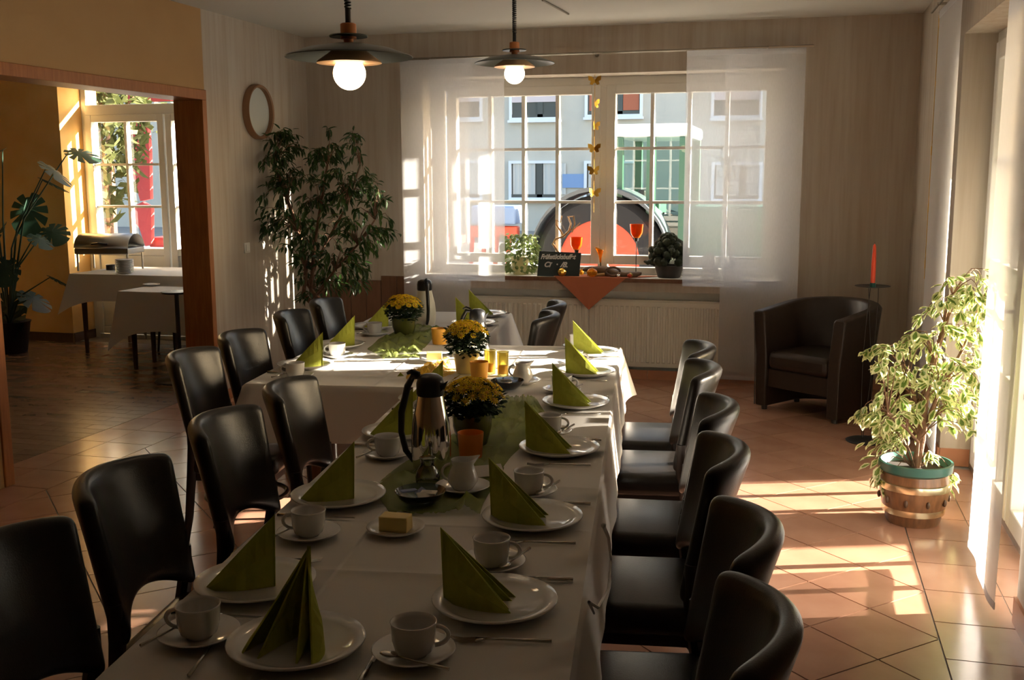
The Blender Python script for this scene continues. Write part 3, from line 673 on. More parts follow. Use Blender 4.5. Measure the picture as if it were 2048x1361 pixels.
def handle_mesh():
    mb=MB(); pts=[(.040+.026*math.sin(a)*1.0,0,.036+.019*math.cos(a)) for a in [math.pi*k/10 for k in range(11)]]; mb.tube(pts,[.0045]*11,8); return mb.mesh('handle','porcelain',True)
SAUC,CUP,HAND=saucer_mesh(),cup_mesh(),handle_mesh()
def fork_parts():
    mb=MB(); mb.tube([(0,-.10,.004),(0,-.02,.005),(0,.03,.006)],[.0045,.003,.0026],6); mb.add([(-.004,.03,.004),(.004,.03,.004),(.011,.05,.002),(-.011,.05,.002),(-.004,.03,.0065),(.004,.03,.0065),(.011,.05,.0045),(-.011,.05,.0045)],[(0,1,2,3),(4,7,6,5),(0,4,5,1),(1,5,6,2),(2,6,7,3),(3,7,4,0)]); hm=mb.mesh('handle','cutlery',True)
    mb=MB(); mb.tube([(0,.05,.0035),(0,.075,.002),(0,.10,.006)],[.0017,.0016,.001],5); tm=mb.mesh('tine','cutlery'); return hm,tm
FH,FT=fork_parts()
def knife_meshes():
    mb=MB(); mb.tube([(0,-.11,.005),(0,-.05,.006),(0,.0,.005)],[.0055,.0055,.004],6); a=mb.mesh('handle','cutlery',True)
    mb=MB(); mb.prism([(-.004,0),(.006,0),(.009,.06),(.004,.105),(-.003,.10)],.004,.0056); return a,mb.mesh('blade','cutlery')
KH,KB=knife_meshes()
mb=MB(); mb.tube([(0,-.075,.004),(0,0,.004),(0,.04,.005)],[.004,.0022,.003],6); SPH=mb.mesh('handle','cutlery',True)
mb=MB(); mb.sphere((0,.055,.006),.02,12,6,(.62,1,.22)); SPB=mb.mesh('bowl','cutlery',True)
# napkin folded into a standing pyramid: spine at y=+, two double flaps opening to the diner (-y)
def napkin_mesh(side,h=.166,wd=.150,op=.044):
    mb=MB(); sp=V((0,.035,0)); ap=V((.000,.040,h))
    for inner in (0,1):
        foot=V((side*(op-inner*.020),.035-wd+inner*.006,0)); th=V((side*.0022,0,0)); N_=8
        vs=[];
        for i in range(N_+1):
            s=i/N_; base=sp.lerp(foot,s)+V((side*.016*math.sin(s*math.pi)*(1-inner*.8),0,.0)); top=ap.lerp(foot,s)
            vs+= [base,base.lerp(top,.5)+V((side*.006*math.sin(s*math.pi),0,0)),top]
        fs=[(i*3+k,(i+1)*3+k,(i+1)*3+k+1,i*3+k+1) for i in range(N_) for k in range(2)]
        k0=len(vs); vs2=vs+[v-th for v in vs]; mb.add(vs2,fs+[tuple(k0+q for q in f[::-1]) for f in fs]+[(i*3+2,(i+1)*3+2,k0+(i+1)*3+2,k0+i*3+2) for i in range(N_)]+[((i+1)*3,i*3,k0+i*3,k0+(i+1)*3) for i in range(N_)])
    return mb.mesh('flap','napkin')
NAPL,NAPR=napkin_mesh(-1),napkin_mesh(1)
def put(name,me,loc,rz=0,label=None,cat=None,group=None,parent=None):
    o=obj(name,me,parent,loc=tuple(loc),rz=rz)
    if label: tag(o,label,cat,group)
    return o
def rzof(d): return math.atan2(-d.x,d.y)
def place(desc,u,n,inward,cup=None,cup_rz=0,fork=True,knife=True,nap_off=(0,.0),nap_rot=0,cupspoon=True,edge=None):
    """desc: where; inward: unit vector from diner to table centre"""
    P=T(u,n,ZC_); cs=max(0,.170-edge) if edge else 0; rz=rzof(inward); side=V((inward.y,-inward.x,0))   # side = diner's right
    put('dinner_plate',PLATE,P,rz,'white dinner plate at %s'%desc,'plate','dinner plates')
    nz=thing('napkin','green paper napkin folded upright at %s'%desc,'napkin',tuple(P+inward*(.01+nap_off[1])+side*nap_off[0]+V((0,0,.0065))),rz+R(nap_rot),'green folded napkins')
    put('flap',NAPL,(0,0,0),parent=nz); put('flap',NAPR,(0,0,0),parent=nz)
    if cup:
        Cp=T(cup[0],cup[1],ZC_)
        put('saucer',SAUC,Cp,0,'white saucer at %s'%desc,'saucer','cup saucers')
        c=put('coffee_cup',CUP,Cp+V((0,0,.0062)),cup_rz,'white coffee cup at %s'%desc,'cup','coffee cups'); put('handle',HAND,(0,0,0),parent=c)
        if cupspoon:
            sp=thing('teaspoon','small steel teaspoon on saucer at %s'%desc,'spoon',tuple(Cp+inward*-.055+side*.012+V((0,0,.0155))),rz+R(70),'teaspoons'); put('handle',SPH,(0,0,0),parent=sp); put('bowl',SPB,(0,0,0),parent=sp)
    if fork:
        f=thing('fork','steel fork left of plate at %s'%desc,'fork',tuple(P-side*.165-inward*(.035-cs)),rz+R(4),'steel forks'); put('handle',FH,(0,0,0),parent=f)
        for k in range(4): put('tine',FT,((k-1.5)*.006,0,0),parent=f)
    if knife:
        f=thing('knife','steel knife right of plate at %s'%desc,'knife',tuple(P+side*.160-inward*(.045-cs)),rz,'steel knives'); put('handle',KH,(0,0,0),parent=f); put('blade',KB,(0,0,0),parent=f)
D='%s place from the radiator, terrace door side'
RP=[(2.11,-.305),(2.672,-.285),(3.39,-.272),(4.106,-.264),(4.769,-.262),(5.316,-.262)]
RC=[(2.34,-.345),(2.912,-.32),(3.623,-.325),(4.36,-.34),(4.985,-.33),(5.50,-.345)]
for k in range(6):
    place(D%ORD[5-k],*RP[k],-NN,RC[k],R(10),nap_off=(0,.065-max(0,-.244-RP[k][1] if k>2 else 0)),edge=-.125-RP[k][1])
LPq=[(2.153,-.848),(2.799,-.848),(3.549,-.846),(4.104,-.846)]
LC=[(1.889,-.865),(2.491,-.835),(3.265,-.82),(3.86,-.80)]
for k in range(4):
    place('%s place from the crossing, doorway side'%ORD[3-k],*LPq[k],NN,LC[k],R(190),nap_off=(0,.0),edge=LPq[k][1]+.985)
for k,(p,c) in enumerate([((4.809,-1.60),(4.541,-1.56)),((5.405,-1.61),(5.102,-1.53)),((6.114,-1.60),(5.85,-1.53))]):
    place('%s place from the doorway, inner table'%ORD[k],*p,NN,c,R(190),nap_off=(0,.04),edge=p[1]+1.745)
for k,(p,c) in enumerate([((6.73,-1.02),(6.55,-1.22)),((6.30,-1.03),(6.52,-1.08))]):
    place('%s place from the window, radiator side of inner table'%ORD[k],*p,-NN,None,nap_off=(0,.06),edge=-.885-p[1])
place('head of the long table',1.865,-.658,UU,(1.86,-.425),R(20),nap_off=(.0,.03),nap_rot=-8)
# small serving things
def butter(label,u,n,rz):
    put('side_plate',BPLATE,T(u,n,ZC_),0,'small white plate under %s'%label,'plate')
    mb=MB(); mb.box(-.038,.038,-.024,.024,0,.04); o=mb.build('butter_block','butter',bevel=.003,loc=tuple(T(u,n,ZC_+.006)),rz=TA+rz); tag(o,label[0].upper()*0+label,'butter')
butter('yellow butter block beside the glass bowl of sachets',2.554,-.625,R(-6)); butter('yellow butter block on the inner table near cream pot',5.04,-1.02,R(10))
def glass_bowl(label,u,n,seed):
    rnd=random.Random(seed); t=thing('glass_bowl',label,'bowl',tuple(T(u,n,ZC_)))
    mb=MB(); mb.lathe([(.03,0),(.045,.006),(.066,.026),(.072,.040),(.070,.041),(.063,.027),(.042,.010),(.0005,.006)],32); mb.build('bowl','blue_glass',t,smooth=True)
    for k in range(7):
        mb=MB(); mb.box(-.022,.022,-.014,.014,-.002,.002,Matrix.Rotation(rnd.uniform(0,3),4,'Z')@Matrix.Rotation(rnd.uniform(-.6,.6),4,'X')); mb.build('sachet',['sachet_blue','paper','sachet_red'][k%3] if k%3<2 or k==2 else 'paper',t,loc=(rnd.uniform(-.03,.03),rnd.uniform(-.03,.03),.018+.004*k))
glass_bowl('small glass bowl of blue sachets beside near butter',2.79,-.61,1); glass_bowl('small glass bowl beside the far white creamer',4.40,-.575,2)
def creamer(label,u,n,rz,sc=1):
    put('saucer',SAUC,T(u,n,ZC_),0,'white saucer under %s'%label,'saucer')
    t=thing('creamer',label,'jug',tuple(T(u,n,ZC_+.006)),rz)
    mb=MB(); prof=[(.026,0),(.030,.003),(.043,.022),(.044,.036),(.036,.058),(.030,.072),(.034,.088),(.0325,.088),(.028,.072),(.034,.056),(.041,.036),(.0005,.01)]
    mb.lathe(prof,28)
    nv=[]
    for (x,y,z) in mb.v:
        k=max(0,(z-.07)/.018); k=min(k,1); a=math.atan2(y,x); q=max(0,math.cos(a))**4*k; nv.append((x+.018*q,y*(1-.25*q),z+.010*q))
    mb.v=nv; mb.build('body','porcelain',t,smooth=True)
    mb=MB(); mb.tube([(-.036-.024*math.sin(a),0,.052+.024*math.cos(a)) for a in [math.pi*k/10 for k in range(11)]],.0042,8); mb.build('handle','porcelain',t,smooth=True)
creamer('white porcelain creamer in front of the steel jug',2.93,-.515,R(25)); creamer('white porcelain creamer in front of the yellow candle glasses',4.53,-.525,R(10))
def thermos(label,u,n,rz,body='steel',h=.235,r=.062,lid='black_plastic'):
    t=thing('thermos_jug',label,'jug',tuple(T(u,n,ZC_)),rz); H=h
    mb=MB(); mb.lathe([(r*.86,0),(r*.92,.004),(r,H*.18),(r*1.0,H*.42),(r*.93,H*.62),(r*.74,H*.86),(r*.64,H),(.001,H)],40); mb.build('body',body,t,smooth=True)
    mb=MB(); mb.lathe([(r*.66,H-.004),(r*.70,H+.004),(r*.70,H+.035),(r*.62,H+.052),(r*.36,H+.062),(.001,H+.064)],32); mb.build('lid',lid,t,smooth=True)
    mb=MB(); mb.add([(r*.6,-.02,H+.03),(r*.6,.02,H+.03),(r*.98,0,H+.046),(r*.6,-.016,H+.004),(r*.6,.016,H+.004)],[(0,2,1),(0,3,2),(1,2,4),(2,3,4),(0,1,4,3)]); mb.build('spout',lid,t)
    mb=MB(); mb.tube([(-r*.5,0,H+.052),(-r*.95,0,H+.052),(-r*1.25,0,H+.02),(-r*1.62,0,H*.72),(-r*1.66,0,H*.45),(-r*1.42,0,H*.2),(-r*.98,0,H*.06)],[.009,.010,.011,.011,.010,.010,.008],10); mb.build('handle',lid,t,smooth=True)
    mb=MB(); mb.tube([(-r*.6,0,H+.06),(-r*1.0,0,H+.068),(-r*1.25,0,H+.06)],[.008,.008,.005],8); mb.build('thumb_lever',lid,t,smooth=True)
thermos('shiny steel thermos jug with black handle on the long table',3.164,-.655,R(-5))
thermos('cream plastic thermos jug with black lid on the inner table',6.30,-1.33,R(120),'cream_plastic',.215,.066)
q=WZ(955,618,ZC_+.235); thermos('shiny steel thermos jug behind the middle yellow chrysanthemum',q.dot(UU),q.dot(NN),R(5),'steel',.172,.060)
def cup_light(label,u,n,m,r=.034,h=.062,cat='candle holder'):
    t=thing('candle_cup',label,cat,tuple(T(u,n,ZC_)))
    mb=MB(); mb.lathe([(r*.84,0),(r*.86,.003),(r*.97,h*.85),(r*1.0,h),(r*.95,h),(r*.90,h*.7),(r*.8,.012),(.0005,.010)],32); mb.build('cup',m,t,smooth=True)
    mb=MB(); mb.lathe([(r*.86,h*.55),(r*.86,h*.6),(.0005,h*.6)],24); mb.build('wax','yellow_wax',t)
    mb=MB(); mb.tube([(0,0,h*.6),(0,0,h*.75)],.001,5); mb.build('wick','black_plastic',t)
cup_light('deep orange candle cup before the near green flower pot',3.30,-.553,'orange_wax',.043,.082)
cup_light('amber yellow candle cup before the cream flower pot',4.64,-.735,'yellow_wax',.043,.075)
cup_light('pale orange candle cup beside the olive flower pot',5.58,-1.10,'yellow_wax',.045,.085)
def tall_glass(label,u,n,m='yellow_glass'):
    t=thing('candle_glass',label,'candle holder',tuple(T(u,n,ZC_)))
    mb=MB(); mb.lathe([(.024,0),(.026,.003),(.027,.105),(.029,.112),(.026,.112),(.0245,.1),(.0235,.01),(.0005,.008)],28); mb.build('glass',m,t,smooth=True)
    mb=MB(); mb.lathe([(.021,.011),(.021,.05),(.0005,.05)],20); mb.build('candle','yellow_wax',t,smooth=True)
tall_glass('yellow candle glass closest to the cream flower pot',4.74,-.70); tall_glass('yellow candle glass closest to the far white creamer',4.70,-.635)
# clear water jug
t=thing('glass_carafe','small clear glass carafe in front of the steel jug','carafe',tuple(T(2.995,-.632,ZC_)))
mb=MB(); mb.lathe([(.03,0),(.036,.004),(.038,.022),(.030,.042),(.020,.058),(.022,.075),(.0205,.075),(.0185,.058),(.028,.042),(.0355,.022),(.0005,.005)],28); mb.build('body','clear_glass',t,smooth=True)
mb=MB(); mb.lathe([(.021,.072),(.025,.078),(.023,.079)],24); mb.build('lip','clear_glass',t,smooth=True)
# folded paper card
mb=MB(); mb.add([(-.05,-.04,.004),(.05,-.04,.004),(.05,.0,.028),(-.05,.0,.028),(-.05,.045,.003),(.05,.045,.003)],[(0,1,2,3),(3,2,5,4)]); o=mb.build('paper_card','paper',solid=.001,loc=tuple(T(3.10,-.475,ZC_+.002)),rz=TA+R(25)); tag(o,'folded white paper card beside the near orange candle cup','card')
# organza runners
STAND=[(3.164,-.655,.085),(3.47,-.575,.075),(3.30,-.553,.05),(2.995,-.632,.045),(2.93,-.515,.09),(2.79,-.61,.08),(3.10,-.475,.075),(5.86,-1.36,.08),(5.58,-1.10,.055),(4.765,-.815,.07),(4.64,-.735,.05),(5.04,-1.02,.085),(6.30,-1.33,.075)]
STAND+=[(u,n,.145) for u,n in RP+LPq+[(4.809,-1.60),(5.405,-1.61),(6.114,-1.60),(6.73,-1.02),(6.30,-1.03)]]+[(u,n,.088) for u,n in RC+LC+[(4.541,-1.56),(5.102,-1.53),(5.85,-1.53)]]
def runner(label,pts,m,amp,seed,z=.004):
    """pts: list of (u,n,halfwidth)"""
    mb=MB()
    def f(a,b_):
        k=a*(len(pts)-1); i=min(int(k),len(pts)-2); t_=k-i
        u,n,w_=[pts[i][q]*(1-t_)+pts[i+1][q]*t_ for q in range(3)]
        u2,n2=pts[i+1][0]-pts[i][0],pts[i+1][1]-pts[i][1]; L=math.hypot(u2,n2); off=(b_*2-1)*w_*(1+.3*noise.noise((a*3,seed,b_>.5)))
        P=T(u-n2/L*off,n+u2/L*off,ZC_+z)
        q=abs(noise.noise((a*9,b_*4,seed)))+.45*abs(noise.noise((a*23,b_*9,seed+3)))+.2*abs(noise.noise((a*50,b_*20,seed+5)))
        pu,pn=P.dot(UU),P.dot(NN); fl=1.0
        for (a2,b2,r2) in STAND: fl=min(fl,max(0,min(1,(math.hypot(pu-a2,pn-b2)-r2)/.05)))
        fl*=min(1,6*b_*(1-b_)+.12); P.z=ZC_+.0008+z*fl
        return P+V((0,0,amp*q*fl))
    mb.grid(f,110,40); o=mb.build('table_runner',m,smooth=True); return tag(o,label,'table runner')
runner('crumpled green organza runner along the middle of the long table',[(2.70,-.55,.12),(2.95,-.60,.17),(3.2,-.59,.17),(3.5,-.54,.15),(3.8,-.47,.12),(4.2,-.50,.07)],'organza',.045,3)
runner('crumpled green organza runner on the inner table',[(5.1,-1.20,.09),(5.4,-1.30,.15),(5.75,-1.32,.15),(6.1,-1.28,.12)],'organza',.05,8)
runner('crumpled yellow organza cloth between the cream pot and butter',[(4.52,-1.00,.04),(4.66,-.98,.09),(4.80,-.96,.09),(4.92,-.95,.04)],'organza_yellow',.05,5)
mb=MB(); mb.add([(-.016,-.01,0),(.016,-.008,0),(0,.012,0),(0,0,.016)],[(0,1,3),(1,2,3),(2,0,3),(0,2,1)]); tag(mb.build('napkin_scrap','napkin',loc=tuple(T(4.65,-1.10,ZC_)),rz=.4),'tiny green paper scrap on bare cloth near doorway chairs','paper')
# potted chrysanthemums
def petal_mesh():
    mb=MB(); n=12
    for k in range(n):
        a=2*math.pi*k/n; a1=a+.2; a0=a-.2; r=1
        mb.add([(0.15*math.cos(a),.15*math.sin(a),.05),(.7*math.cos(a0),.7*math.sin(a0),.16),(r*math.cos(a),r*math.sin(a),.10),(.7*math.cos(a1),.7*math.sin(a1),.16)],[(0,1,2,3)])
    mb.m=1; mb.lathe([(.34,.06),(.30,.16),(.12,.24),(.001,.25)],8); return mb.mesh('flower_head',['mum_petal','mum_heart'])
PETAL=petal_mesh()
def mum(label,u,n,pot,ph,pr,R_,top,seed,nfl,shape='cup'):
    rnd=random.Random(seed); t=thing('potted_chrysanthemum',label,'potted plant',tuple(T(u,n,ZC_)))
    mb=MB()
    if shape=='cup': mb.lathe([(pr*.72,0),(pr*.76,.004),(pr*.98,ph*.55),(pr,ph*.9),(pr*1.02,ph),(pr*.95,ph),(pr*.93,ph*.8),(.0005,ph*.78)],36)
    else: mb.lathe([(pr*.74,0),(pr*.76,.003),(pr*.93,ph*.80),(pr*1.04,ph*.80),(pr*1.06,ph),(pr*.98,ph),(pr*.9,ph*.8),(.0005,ph*.8)],36)
    mb.build('pot',pot,t,smooth=True)
    mb=MB(); z0=ph*.85
    for k in range(1100):
        a=rnd.uniform(0,6.283); q=math.sqrt(rnd.random()); zz=rnd.random()**.7; rr=R_*q*(.62+.36*zz**.6); p=V((rr*math.cos(a),rr*math.sin(a),z0+(top-z0-.058*q**3)*zz*.97))
        d=V((math.cos(a),math.sin(a),rnd.uniform(-.7,.5))).normalized(); s=V((-math.sin(a),math.cos(a),rnd.uniform(-.4,.4)))*rnd.uniform(.007,.012); L=rnd.uniform(.018,.030)
        mb.add([p,p+d*L*.5+s,p+d*L,p+d*L*.5-s],[(0,1,2,3)])
    o=mb.build('foliage','mum_leaf',t); o['kind']='stuff'
    for k in range(nfl):
        a=k*2.399; q=math.sqrt((k+.5)/nfl); rr=R_*q*1.02; z=top-.055*q**3-.0*q+rnd.uniform(-.006,.008); d=V((math.cos(a)*q*.9,math.sin(a)*q*.9,.75)).normalized()
        fo=put('flower_head',PETAL,(rr*math.cos(a),rr*math.sin(a),z),parent=t); fo.rotation_euler=d.to_track_quat('Z','Y').to_euler(); s=rnd.uniform(.017,.022); fo.scale=(s,s,s)
mum('yellow chrysanthemum in dark green pot behind the steel jug',3.47,-.575,'olive_pot',.115,.068,.108,.222,1,62)
mum('yellow chrysanthemum in cream pot beside the yellow candle glasses',4.765,-.815,'cream_pot',.095,.062,.100,.235,2,60,'rim')
mum('yellow chrysanthemum in olive pot on the inner table',5.86,-1.36,'olive_pot',.105,.070,.105,.225,3,62)
# ------------------------------------------------------------------ armchair and candle stand
def armchair():
    fl=V((-.225,7.58,0)); fr=V((.262,7.225,0)); ax=(fr-fl).normalized(); fc=V((ax.y,-ax.x,0)); mid=(fl+fr)/2
    o=mid-fc*.33+ax*.03; t=thing('tub_armchair','dark brown leather tub armchair standing before the back wall','armchair',tuple(o),rzof(fc))
    hw,th=.335,.085
    path=[]
    for k in range(5): path.append((-hw,.33-.33*k/4,0))
    for k in range(1,12): a=math.pi*k/12; path.append((-hw*math.cos(a),-.30*math.sin(a),0))
    for k in range(5): path.append((hw,.33*k/4,0))
    n=len(path); mb=MB(); vs=[]
    def nrm(i):
        p=V(path[max(i-1,0)]); q=V(path[min(i+1,n-1)]); d=(q-p).normalized(); return V((-d.y,d.x,0))
    prof=[]
    for i in range(n):
        s=i/(n-1); top=.705+.075*math.sin(s*math.pi)**1.2; c=V(path[i]); nn=-nrm(i) if False else nrm(i)
        inn=nn   # towards the inside
        if (c+inn*.01).length>(c-inn*.01).length: inn=-inn
        ring=[c+V((0,0,.03)),c-inn*.008+V((0,0,top*.55)),c-inn*.040+V((0,0,top-.02)),c-inn*.030+V((0,0,top)),c+inn*(th-.045)+V((0,0,top)),c+inn*(th-.03)+V((0,0,top-.02)),c+inn*th+V((0,0,top*.55)),c+inn*th+V((0,0,.03))]
        vs+=ring
    m=8; fs=[(i*m+k,i*m+(k+1)%m,(i+1)*m+(k+1)%m,(i+1)*m+k) for i in range(n-1) for k in range(m)]+[tuple(range(m))[::-1],tuple((n-1)*m+k for k in range(m))]
    mb.add(vs,fs); mb.build('shell','leather_brown',t,smooth=True,bevel=.012)
    mb=MB(); mb.box(-.245,.245,-.20,.325,.30,.43); mb.build('seat_cushion','leather_brown',t,smooth=True,bevel=.04)
    mb=MB(); mb.box(-.25,.25,-.18,.305,.17,.30); mb.build('front_panel','leather_brown',t,bevel=.008)
    for s in (-1,1):
        mb=MB(); mb.tube([(s*.337,.332,.035),(s*.342,.332,.35),(s*.365,.332,.69)],.004,6); mb.build('piping','leather_brown',t)
        for y in (.28,-.1):
            mb=MB(); mb.lathe([(.02,0),(.022,.035)],12,(s*.29,y,0)); mb.build('foot','black_wood',t)
armchair()
cb=WZ(1730,883); t=thing('candle_stand','slim dark metal floor candle stand beside the tub armchair','candle stand',tuple(cb))
mb=MB(); mb.lathe([(.115,0),(.118,.006),(.10,.014),(.02,.018),(.001,.018)],32); mb.build('base','iron',t,smooth=True)
for k in range(3):
    a=k*2.1; mb=MB(); mb.tube([(.035*math.cos(a+z*2.2),.035*math.sin(a+z*2.2),.012+z*.955) for z in [i/14 for i in range(15)]],.0020,6); mb.build('rod','iron',t)
mb=MB(); mb.lathe([(.001,.966),(.05,.967),(.105,.975),(.105,.977),(.05,.970),(.001,.969)],28); mb.build('drip_plate','iron',t,smooth=True)
mb=MB(); mb.lathe([(.017,.968),(.017,.995),(.015,.995)],14); mb.build('socket','plastic_green',t)
t2=thing('taper_candle','tall red taper candle on the slim metal stand','candle',(cb.x,cb.y,.970))
mb=MB(); mb.lathe([(.0145,0),(.0135,.15),(.009,.25),(.003,.262),(.001,.263)],18); mb.build('wax','candle_red',t2,smooth=True)
mb=MB(); mb.tube([(0,0,.26),(.001,0,.272)],.001,5); mb.build('wick','black_plastic',t2)
# ------------------------------------------------------------------ pendant lamps
def lamp(label,px,py,dist):
    p=CP+ray(px,py)*dist; t=thing('pendant_lamp',label,'lamp',(p.x,p.y,p.z-.115))
    B=.115
    mb=MB(); mb.lathe([(.022,B+.036),(.06,B+.034),(.14,B+.020),(.208,B-.004),(.211,B-.007),(.209,B-.009),(.14,B+.015),(.06,B+.029),(.022,B+.031)],56); mb.build('outer_shade','shade',t,smooth=True)
    mb=MB(); mb.lathe([(.024,B+.028),(.05,B+.016),(.104,B-.022),(.106,B-.026)],48); mb.build('inner_reflector','shade_in',t,smooth=True,solid=.003)
    mb=MB(); mb.lathe([(.001,B+.059),(.062,B+.057),(.064,B+.060),(.062,B+.063),(.001,B+.065)],36); mb.build('top_disc','shade',t,smooth=True)
    mb=MB(); mb.lathe([(.016,B+.028),(.016,B+.05),(.026,B+.05),(.026,B+.098),(.022,B+.101),(.001,B+.101)],28); mb.build('wooden_neck','lamp_wood',t,smooth=True)
    mb=MB(); mb.sphere((0,0,B-.060),.054,28,18); mb.lathe([(.02,B-.015),(.02,B+.03)],16); mb.build('globe_bulb','bulb',t,smooth=True)
    mb=MB(); mb.tube([(0,0,B+.10),(0,0,B+.148)],.0095,10); mb.build('cord_sleeve','black_plastic',t,smooth=True)
    top=ZC-(p.z-.115); z0=B+.148; turns=int((top-.06-z0)/.0095); mb=MB()
    mb.tube([(.009*math.cos(k*math.pi/5),.009*math.sin(k*math.pi/5),z0+(top-.06-z0)*k/(turns*10)) for k in range(turns*10+1)],.0035,5); mb.build('coiled_cord','black_plastic',t,smooth=True)
    mb=MB(); mb.lathe([(.02,top-.065),(.045,top-.05),(.05,top)],24); mb.build('ceiling_rose','black_plastic',t,smooth=True)
lamp('pendant lamp with wide grey shade and globe bulb above long table',698,110,3.50)
lamp('pendant lamp with wide grey shade and globe bulb before the window',1029,124,5.56)
p=WZ(1085,-2,ZC); q=WZ(1137,26,ZC); mb=MB(); mb.tube([(0,0,0),tuple(V((q.x-p.x,q.y-p.y,0)))],.007,6); o=mb.build('cable_duct','rail_metal',loc=(p.x,p.y,ZC-.008)); tag(o,'thin metal cable duct running across the ceiling','cable duct')
# ------------------------------------------------------------------ round mirror on the left wall
t=thing('wall_disc','round pale disc in a brown wooden frame hung on left wall','wall decoration',(XL,7.585,2.142))
mb=MB(); mb.lathe([(.195,0),(.207,.0),(.210,.035),(.203,.055),(.188,.050),(.186,.02),(.186,.0)],56,(0,0,0),Matrix.Rotation(R(90),4,'Y')); mb.build('frame','clay_frame',t,smooth=True)
mb=MB(); mb.lathe([(.188,.002),(.188,.018),(.001,.018)],48,(0,0,0),Matrix.Rotation(R(90),4,'Y')); mb.build('disc','painted_reflection',t)
# ------------------------------------------------------------------ window sill things
def S_(px,py,Y=8.62): return WY(px,py,Y)
ZS=WZ0
# terracotta cloth
a,c,d=WY(1110,553,8.445),WY(1252,558,8.445),WY(1177,621,8.44); e0,e1=WY(1088,550,8.53),WY(1312,551,8.53)
t=thing('sill_cloth','terracotta cloth with pointed end hanging from the window sill','cloth',(d.x,8.45,ZS))
L=lambda p:(p.x-d.x,p.y-8.45,p.z-ZS)
mb=MB(); mb.add([(a.x-d.x,-.0,.004),(c.x-d.x,-.0,.004),(e1.x-d.x+.02,.22,.004),(e0.x-d.x,.24,.004)],[(0,1,2,3)]); mb.build('flat_part','terracotta_cloth',t,solid=.003)
mb=MB(); n=10
def f(u,v):
    x=(a.x+(c.x-a.x)*u)*(1-v)+d.x*v; return V((x-d.x,-.004+.004*math.sin(u*9),.004-(ZS-d.z)*v))
mb.grid(f,12,12); mb.build('hanging_point','terracotta_cloth',t,solid=.003)
# blackboard with chalk writing
b0,b1,b2=WY(1074,552,8.50),WY(1158,549,8.50),WY(1070,505,8.56); bw,bhh=b1.x-b0.x,(b2.z-b0.z)+.02
t=thing('chalkboard','small dark slate chalkboard with white handwriting on the sill','sign',(b0.x,8.50,ZS+.002)); t.rotation_euler=(R(-16),R(1.5),0)
mb=MB(); mb.box(0,bw,0,.012,0,bhh); mb.build('board','slate',t,bevel=.002)
def text(s,x,z,size,shear,rot=0):
    cu=bpy.data.curves.new('writing','FONT'); cu.body=s; cu.size=size; cu.shear=shear; cu.extrude=.0006; cu.offset=.0024
    o=bpy.data.objects.new('tmp',cu); COL.objects.link(o); dg=bpy.context.evaluated_depsgraph_get(); dg.update(); me=bpy.data.meshes.new_from_object(o.evaluated_get(dg)); COL.objects.unlink(o); bpy.data.objects.remove(o)
    me.materials.clear(); me.materials.append(MATS['chalk']); k=bpy.data.objects.new('chalk_writing',me); COL.objects.link(k); k.parent=t; k.location=(x,-.0012,z); k.rotation_euler=(R(90),R(-rot),0); return k
k=text('Frühstücksbuffet',.018,bhh*.69,.056,.35,2); wdt=k.dimensions.x; k.scale=(min(1,(bw*.84)/max(wdt,.01)),1,1)
text('Cï',.05,bhh*.38,.060,.3); text('.',.155,bhh*.48,.07,0); text('/8,',.19,bhh*.40,.060,.3)
# driftwood twig in the air behind the board
p=S_(1132,512,8.75); 
t=thing('twig_branch','curly bare twig standing behind the chalkboard','twig',(p.x,8.75,ZS))
def tw(pts,r0,r1,nm):
    w_=[S_(x,y,8.75)-V((p.x,8.75,ZS)) for x,y in pts]; w_=[V((q.x,.018*math.sin(i*1.3),q.z)) for i,q in enumerate(w_)]
    mb=MB(); mb.tube(w_,[r0+(r1-r0)*i/(len(w_)-1) for i in range(len(w_))],7); mb.build(nm,'twig',t,smooth=True)
tw([(1130,551),(1118,508),(1105,488),(1112,478),(1126,474),(1138,462),(1141,448),(1136,434),(1148,433),(1150,448),(1144,465)],.011,.006,'stem')
tw([(1128,474),(1120,462),(1112,450),(1113,440),(1121,445),(1124,432)],.010,.005,'side_twig'); tw([(1138,462),(1150,456),(1160,446)],.006,.003,'side_twig')
# orange goblets
def goblet(label,px,py,r,hh,Y,stem='iron'):
    c=S_(px,py,Y); t=thing('glass_goblet',label,'candle holder',(c.x,Y,ZS)); z=c.z-ZS
    mb=MB(); mb.lathe([(.012,z-hh/2),(r*.55,z-hh*.42),(r*.9,z-hh*.1),(r,z+hh/2),(r*.94,z+hh/2),(r*.84,z-hh*.1),(r*.5,z-hh*.34),(.0005,z-hh*.36)],28); mb.build('bowl','orange_glass',t,smooth=True)
    mb=MB(); mb.lathe([(.016,z-hh/2-.02),(.02,z-hh/2+.006),(.016,z-hh/2+.01)],14); mb.build('collar',stem,t)
    mb=MB(); mb.tube([(0,0,.005),(0,0,z-hh/2-.015)],.0035,8); mb.build('stem',stem,t)
    mb=MB(); mb.lathe([(.045,0),(.046,.005),(.01,.010),(.001,.010)],20); mb.build('foot',stem,t)
goblet('orange glass goblet candle holder behind the chalkboard',1153,488,.053,.112,8.70)
goblet('orange glass goblet on tall thin stem beside the cactus',1273,463,.055,.118,8.66)
